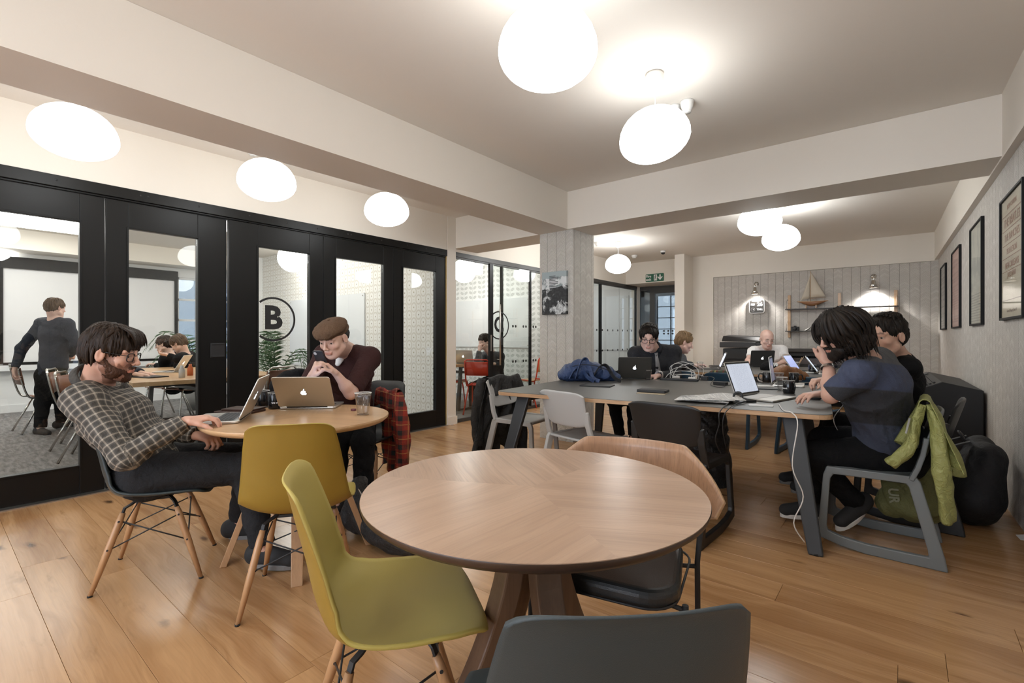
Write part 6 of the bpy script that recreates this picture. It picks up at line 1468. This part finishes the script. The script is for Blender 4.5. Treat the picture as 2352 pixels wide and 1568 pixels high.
V, F = surface(pc, .005, wrinkle(.004, (31, 27, 19), 3)); fc = softmesh('flat_cap', V, F, tweed); tag(fc, 'brown tweed flat cap worn by the man with the phone', 'cap')
fb = softmesh('button', *surface([E_(H2, .0, 0, .130, (.010, .010, .005))], .003), tweed, fc)
V, F = surface([Cap(P2['N']+P2['front']*.02+Vector((0, 0, .03)), P2['N']+P2['front']*.10-Vector((0, 0, .05)), .045, .015, .02, sq=(P2['side'], .8))], .006); child_world(softmesh('undershirt', V, F, whitet), P2['root'])
# --- man in the charcoal suit
H3 = Head(at(1490, 776, 5.06), cd(-.28, -.88, -.34), cd(-.05, -.25, 1), 1.10)
P3 = make_person('man in a charcoal suit and grey tie behind a laptop', H3, at(1503, 801, 5.25), at(1512, 905, 5.45), cd(-.12, -.99), [
    dict(p=at(1512, 862, 4.95), e=at(1552, 862, 5.15), d=cd(-.95, -.1, -.1), n=cd(0, .1, -1), curl=(20, 30, 20)),
    dict(p=at(1470, 862, 5.0), e=at(1447, 850, 5.2), d=cd(.6, -.6, -.1), n=cd(0, .1, -1), curl=(20, 30, 20))],
    [dict(p=at(1455, 1005, 5.3), d=cd(0, -1), pole=Vector((0, 0, 1))), dict(p=at(1425, 1005, 5.4), d=cd(0, -1), pole=Vector((0, 0, 1)))], (.66, .43, .35), h=.009, top=suit, legs=blkt, shoes=shoem, sleeve=1.96, chest=1.1, sh=.205,
    hair=dict(base=cap_base(.013, 1), tufts=[(110, sweep(length=.8, fmax=.45), .006)], mat=hdark), glasses=mat('black_acetate'), lowcut=.05, hb=.012)
def front_tie(P, m1, m2):
    N, f, s, up = P['N'], P['front'], P['side'], Vector((0, 0, 1)); sp = P['spine']; root = P['root']
    V, F = surface([Cap(N+f*.055, N+f*.128-sp*.22, .050, .020, .02, sq=(s, .85))], .008); child_world(softmesh('dress_shirt', V, F, m2), root)
    m = M(); pts = [N+f*.112-sp*.02, N+f*.138-sp*.10, N+f*.152-sp*.22, N+f*.155-sp*.32]
    m.add([pts[0]-s*.014, pts[0]+s*.014, pts[1]-s*.020, pts[1]+s*.020, pts[2]-s*.030, pts[2]+s*.030, pts[3]-s*.036, pts[3]+s*.036, pts[3]-sp*.04], [(0, 1, 3, 2), (2, 3, 5, 4), (4, 5, 7, 6), (6, 7, 8)], sm=True)
    o = m.build('tie', m1, solid=.006); child_world(o, root)
    k = M().tube([pts[0]+sp*.02, pts[0]-sp*.012], [.018, .013], 8).build('tie_knot', m1, o)
front_tie(P3, mat('grey_silk', (.26, .25, .25), .45), cloth('dark_shirt', (.022, .024, .03)))
# --- blond man in profile
H4 = Head(at(1571, 787, 6.6), cd(.90, -.22, -.36), cd(.2, 0, 1), 1.12)
P4 = make_person('blond man in a dark grey jumper typing at the second table', H4, at(1556, 815, 6.72), at(1545, 900, 6.75), cd(.9, -.1), [
    dict(p=at(1603, 838, 6.75), d=cd(.9, .1, 0), n=cd(0, 0, -1), pole=Vector((0, 0, -1)), curl=(25, 30, 20)),
    dict(p=at(1590, 838, 6.5), e=at(1568, 836, 6.45), d=cd(.9, .1, 0), n=cd(0, 0, -1), curl=(25, 30, 20))],
    [dict(p=at(1600, 975, 6.6), d=cd(1, 0)), dict(p=at(1590, 975, 6.4), d=cd(1, 0))], (.68, .45, .38), h=.011, top=greyk, legs=blkt, shoes=shoem, sleeve=1.95,
    hair=dict(base=cap_base(.010, 1), tufts=[(110, sweep(length=.8, fmax=.6, smax=1.15), .0055)], mat=hblond))
# --- bald man in the white T-shirt
H5 = Head(at(1761, 778, 7.3), cd(-.06, -.90, -.38), cd(0, -.30, 1), 1.13)
P5 = make_person('bald man in a white printed T-shirt behind a laptop', H5, at(1763, 799, 7.5), at(1765, 868, 7.7), cd(0, -1), [
    dict(p=at(1782, 838, 7.15), e=at(1807, 828, 7.35), d=cd(-.9, -.2, 0), n=cd(0, 0, -1)), dict(p=at(1735, 838, 7.2), e=at(1718, 828, 7.4), d=cd(.5, -.6, 0), n=cd(0, 0, -1))],
    None, (.70, .47, .39), h=.010, top=whitet, sleeve=.62, sh=.225, chest=1.12)
# --- long haired man in the blue T-shirt
def longbase(Hd):
    P = [E_(Hd, -.018, 0, .048, (.122, .104, .096)), E_(Hd, -.052, 0, -.020, (.092, .108, .105), .04), E_(Hd, -.045, .0, -.075, (.080, .100, .060), .04), E_(Hd, .125, 0, -.06, (.075, .085, .10), .015, sub=True)]
    for s in (1, -1): P.append(E_(Hd, .020, s*.082, -.030, (.050, .026, .080), .03))
    return P
def longlock(rg):
    a = rg.choice((-1, 1))*rg.uniform(.35, PI); d = rg.uniform(.14, .26); w_ = rg.uniform(-.25, .25); g = rg.uniform(.9, 1.12)
    return [(-.01+.03*math.cos(a), .03*math.sin(a), .140), (-.018+.105*g*math.cos(a), .100*g*math.sin(a), .095), (-.022+.130*g*math.cos(a+w_*.4), .122*g*math.sin(a+w_*.4), .02), (-.028+.118*g*math.cos(a+w_), .112*g*math.sin(a+w_), -.03), (-.03+.098*g*math.cos(a+w_*.5), .098*g*math.sin(a+w_*.5), .085-d)]
H6 = Head(at(1930, 767, 2.64), cd(-.90, .05, -.38), cd(-.35, .1, 1), 1.0)
P6 = make_person('long haired man in a blue marl T-shirt leaning on the grey table', H6, at(1990, 828, 2.68), at(2062, 1035, 2.84), cd(-.66, .75), [
    dict(p=at(1903, 836, 2.70), e=at(1908, 908, 2.62), d=cd(.05, .25, .95), n=cd(.3, .9, .1), curl=(60, 60, 30), thumb=(30, 20)),
    dict(p=at(1886, 905, 2.95), e=at(1935, 905, 3.05), d=cd(-.95, -.1, -.05), n=cd(0, 0, -1), curl=(20, 25, 15))],
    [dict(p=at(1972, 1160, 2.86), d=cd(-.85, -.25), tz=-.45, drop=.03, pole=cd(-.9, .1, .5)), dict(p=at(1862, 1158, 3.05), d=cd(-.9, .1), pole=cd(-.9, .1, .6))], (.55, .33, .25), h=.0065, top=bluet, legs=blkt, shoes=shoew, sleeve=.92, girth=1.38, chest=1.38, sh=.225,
    hair=dict(base=longbase, tufts=[(230, longlock, .0085)], mat=hdark, amp=.006), beard=dict(mat=hdark, len=.014), glasses=mat('black_acetate'), wr=.004)
# --- man in the black T-shirt beside him
H7 = Head(at(2036, 774, 3.02), cd(-.93, -.28, -.12), cd(-.12, .0, 1), 1.10)
P7 = make_person('short haired man in a black T-shirt bending towards his neighbour', H7, at(2064, 822, 3.14), at(2088, 990, 3.35), cd(-.80, .45), [
    dict(p=at(1898, 872, 3.35), e=at(1975, 880, 3.25), d=cd(-.95, 0, -.05), n=cd(0, 0, -1), curl=(45, 45, 30)),
    dict(p=at(1905, 870, 3.62), e=at(1990, 875, 3.75), d=cd(-.95, -.3, -.05), n=cd(0, 0, -1), curl=(25, 35, 30))],
    [dict(p=at(1880, 1105, 3.4), d=cd(-.9, .1)), dict(p=at(1850, 1085, 3.6), d=cd(-.9, .1))], (.62, .38, .28), h=.0075, top=blkt, legs=blkt, shoes=shoem, sleeve=.8,
    hair=dict(base=cap_base(.009, 1), tufts=[(130, sweep(length=.5, fmax=.45), .005)], mat=hdark), girth=1.1)
# --- people in the glazed rooms
H8 = Head(at(127, 708, 5.9), cd(.25, .95, -.12), cd(0, .1, 1), .92)
P8 = make_person('standing man in a dark jacket seen from behind in the meeting room', H8, at(126, 736, 5.9), at(118, 862, 5.95), cd(.2, .98), [
    dict(p=at(34, 846, 5.75), e=at(50, 800, 5.85), d=cd(-.1, .1, -.95), n=cd(.8, .2, 0), curl=(30, 30, 20)), dict(p=at(162, 815, 6.15), e=at(176, 790, 5.9), d=cd(-.3, .9, -.2), n=cd(-.8, 0, 0))],
    [dict(p=at(92, 985, 5.9), d=cd(.8, -.3), k=at(98, 925, 5.95)), dict(p=at(142, 970, 6.2), d=cd(.7, .4), k=at(140, 915, 6.1))], (.64, .42, .34), h=.010, sh=.185, top=navyj, legs=blkt, shoes=shoem, sleeve=1.95,
    hair=dict(base=cap_base(.012), tufts=[(70, sweep(length=.9), .007)], mat=hlt), cloth='jacket')
for (lab, hx, hy, hz, fx, hm, hr) in (('woman with pinned up hair resting her chin on her hand at the meeting table', 377, 792, 7.2, cd(-.9, -.3, -.2), hbrown, 'bun'),
                                      ('man in black bent over beside the woman at the meeting table', 411, 790, 6.9, cd(-.85, -.1, -.55), hlt, None)):
    Hq = Head(at(hx, hy, hz), fx, cd(-.3, 0, 1), 1.0)
    k1 = at(hx-4, hy+30, hz) if hr else at(hx-28, hy+24, hz-.1)
    Pq = make_person(lab, Hq, at(hx+14, hy+24, hz+.05), at(hx+22, hy+98, hz+.15), cd(-.9, -.2), [
        dict(p=k1, e=at(hx-2 if hr else hx+14, hy+44, hz-.1), d=cd(-.3, 0, .9) if hr else cd(-.9, 0, .1), n=cd(.6, .3, .5), curl=(40, 50, 30)), dict(p=at(hx-22, hy+44, hz+.3), d=cd(-.9, 0, 0), n=cd(0, 0, -1), pole=Vector((0, 0, -1)))],
        None, (.68, .46, .37), h=.011, sh=.165, top=blkt, sleeve=1.9, hair=dict(base=cap_base(.014) if not hr else (lambda Hd: cap_base(.014)(Hd)+[E_(Hd, -.115, 0, .05, (.045, .045, .04), .01)]), tufts=[(50, sweep(), .008)], mat=hm), glasses=mat('black_acetate') if hr else None)
Hq = Head(at(262, 800, 5.6), cd(.85, .35, -.3), cd(0, 0, 1), 1.0)
make_person('person in a dark jumper typing at the meeting table behind the bearded man', Hq, at(248, 830, 5.6), at(240, 905, 5.6), cd(.9, .3), [
    dict(p=at(330, 857, 5.35), d=cd(.95, 0, -.1), n=cd(0, 0, -1), pole=Vector((0, 0, -1))), dict(p=at(318, 860, 5.2), d=cd(.95, .2, -.1), n=cd(0, 0, -1), pole=Vector((0, 0, -1)))],
    None, (.66, .40, .30), h=.011, top=navyj, sleeve=1.85, hair=dict(base=cap_base(.014), mat=hdark))
H9 = Head(at(1112, 785, 8.1), cd(-.62, -.74, -.12), cd(0, 0, 1), 1.02)
make_person('man in a dark jumper holding a phone to his ear in the room lettered C', H9, at(1130, 812, 8.15), at(1142, 872, 8.25), cd(-.7, -.7), [
    dict(p=at(1136, 835, 7.9), e=at(1150, 842, 8.05), d=cd(-.9, 0, 0), n=cd(0, 0, -1)), dict(p=at(1101, 805, 7.98), e=at(1096, 830, 7.95), d=cd(.1, .1, .95), n=cd(.4, .6, 0), curl=(50, 50, 30))],
    [dict(p=at(1100, 940, 7.9), d=cd(-.9, -.3)), dict(p=at(1085, 945, 8.1), d=cd(-.9, -.3))], (.68, .45, .37), h=.011, top=greyk, legs=jean, shoes=shoem, sleeve=1.95, hair=dict(base=cap_base(.012), tufts=[(60, sweep(length=.8), .007)], mat=hbrown))

# collar, watches
def collar(P, m_, r=.084, h_=.036):
    N, f, s, sp = P['N'], P['front'], P['side'], P['spine']; m = M()
    nd = (P['H'].p(-.025, 0, -.055)-N).normalized(); f = (f-nd*f.dot(nd)).normalized(); s = nd.cross(f)
    def g(u, v):
        a = .30+(2*PI-.60)*u; rr_ = r*(1+.30*v)
        return N+f*.014+nd*(.056+h_*(1-abs(1.5*v-.5))-.02*math.cos(a))+f*(rr_*math.cos(a)*1.05)+s*(rr_*math.sin(a))
    child_world(m.grid(g, 28, 5).build('collar', m_, P['root'], solid=.003), P['root'])
collar(P1, plaid('checked_collar', (.085, .077, .066), (.048, .043, .037), (.27, .235, .19), 31.0)); collar(P3, MATS['dark_shirt'], .066, .03)
def watch(P, i, t_, m_, r=.034, w_=.010):
    sp_, el, wp = P['arm'][i]; d = (wp-el).normalized(); c = el+(wp-el)*t_; u = d.cross(Vector((.3, .2, 1))).normalized(); v = d.cross(u)
    m = M().tube([c+u*math.cos(2*PI*k/24)*r+v*math.sin(2*PI*k/24)*r for k in range(24)], (.004, .020), closed=True); o = m.build('watch_strap', m_, P['root']); child_world(o, P['root'])
    f_ = M().lathe([(.001, .004), (.015, .004), (.017, 0), (.017, -.004)], c+v*-r, 18, T=Matrix((u, d, -v)).transposed()).build('watch_case', steel, P['root']); child_world(f_, P['root'])
watch(P6, 0, .90, steel, .037); watch(P3, 0, .96, steel, .042)
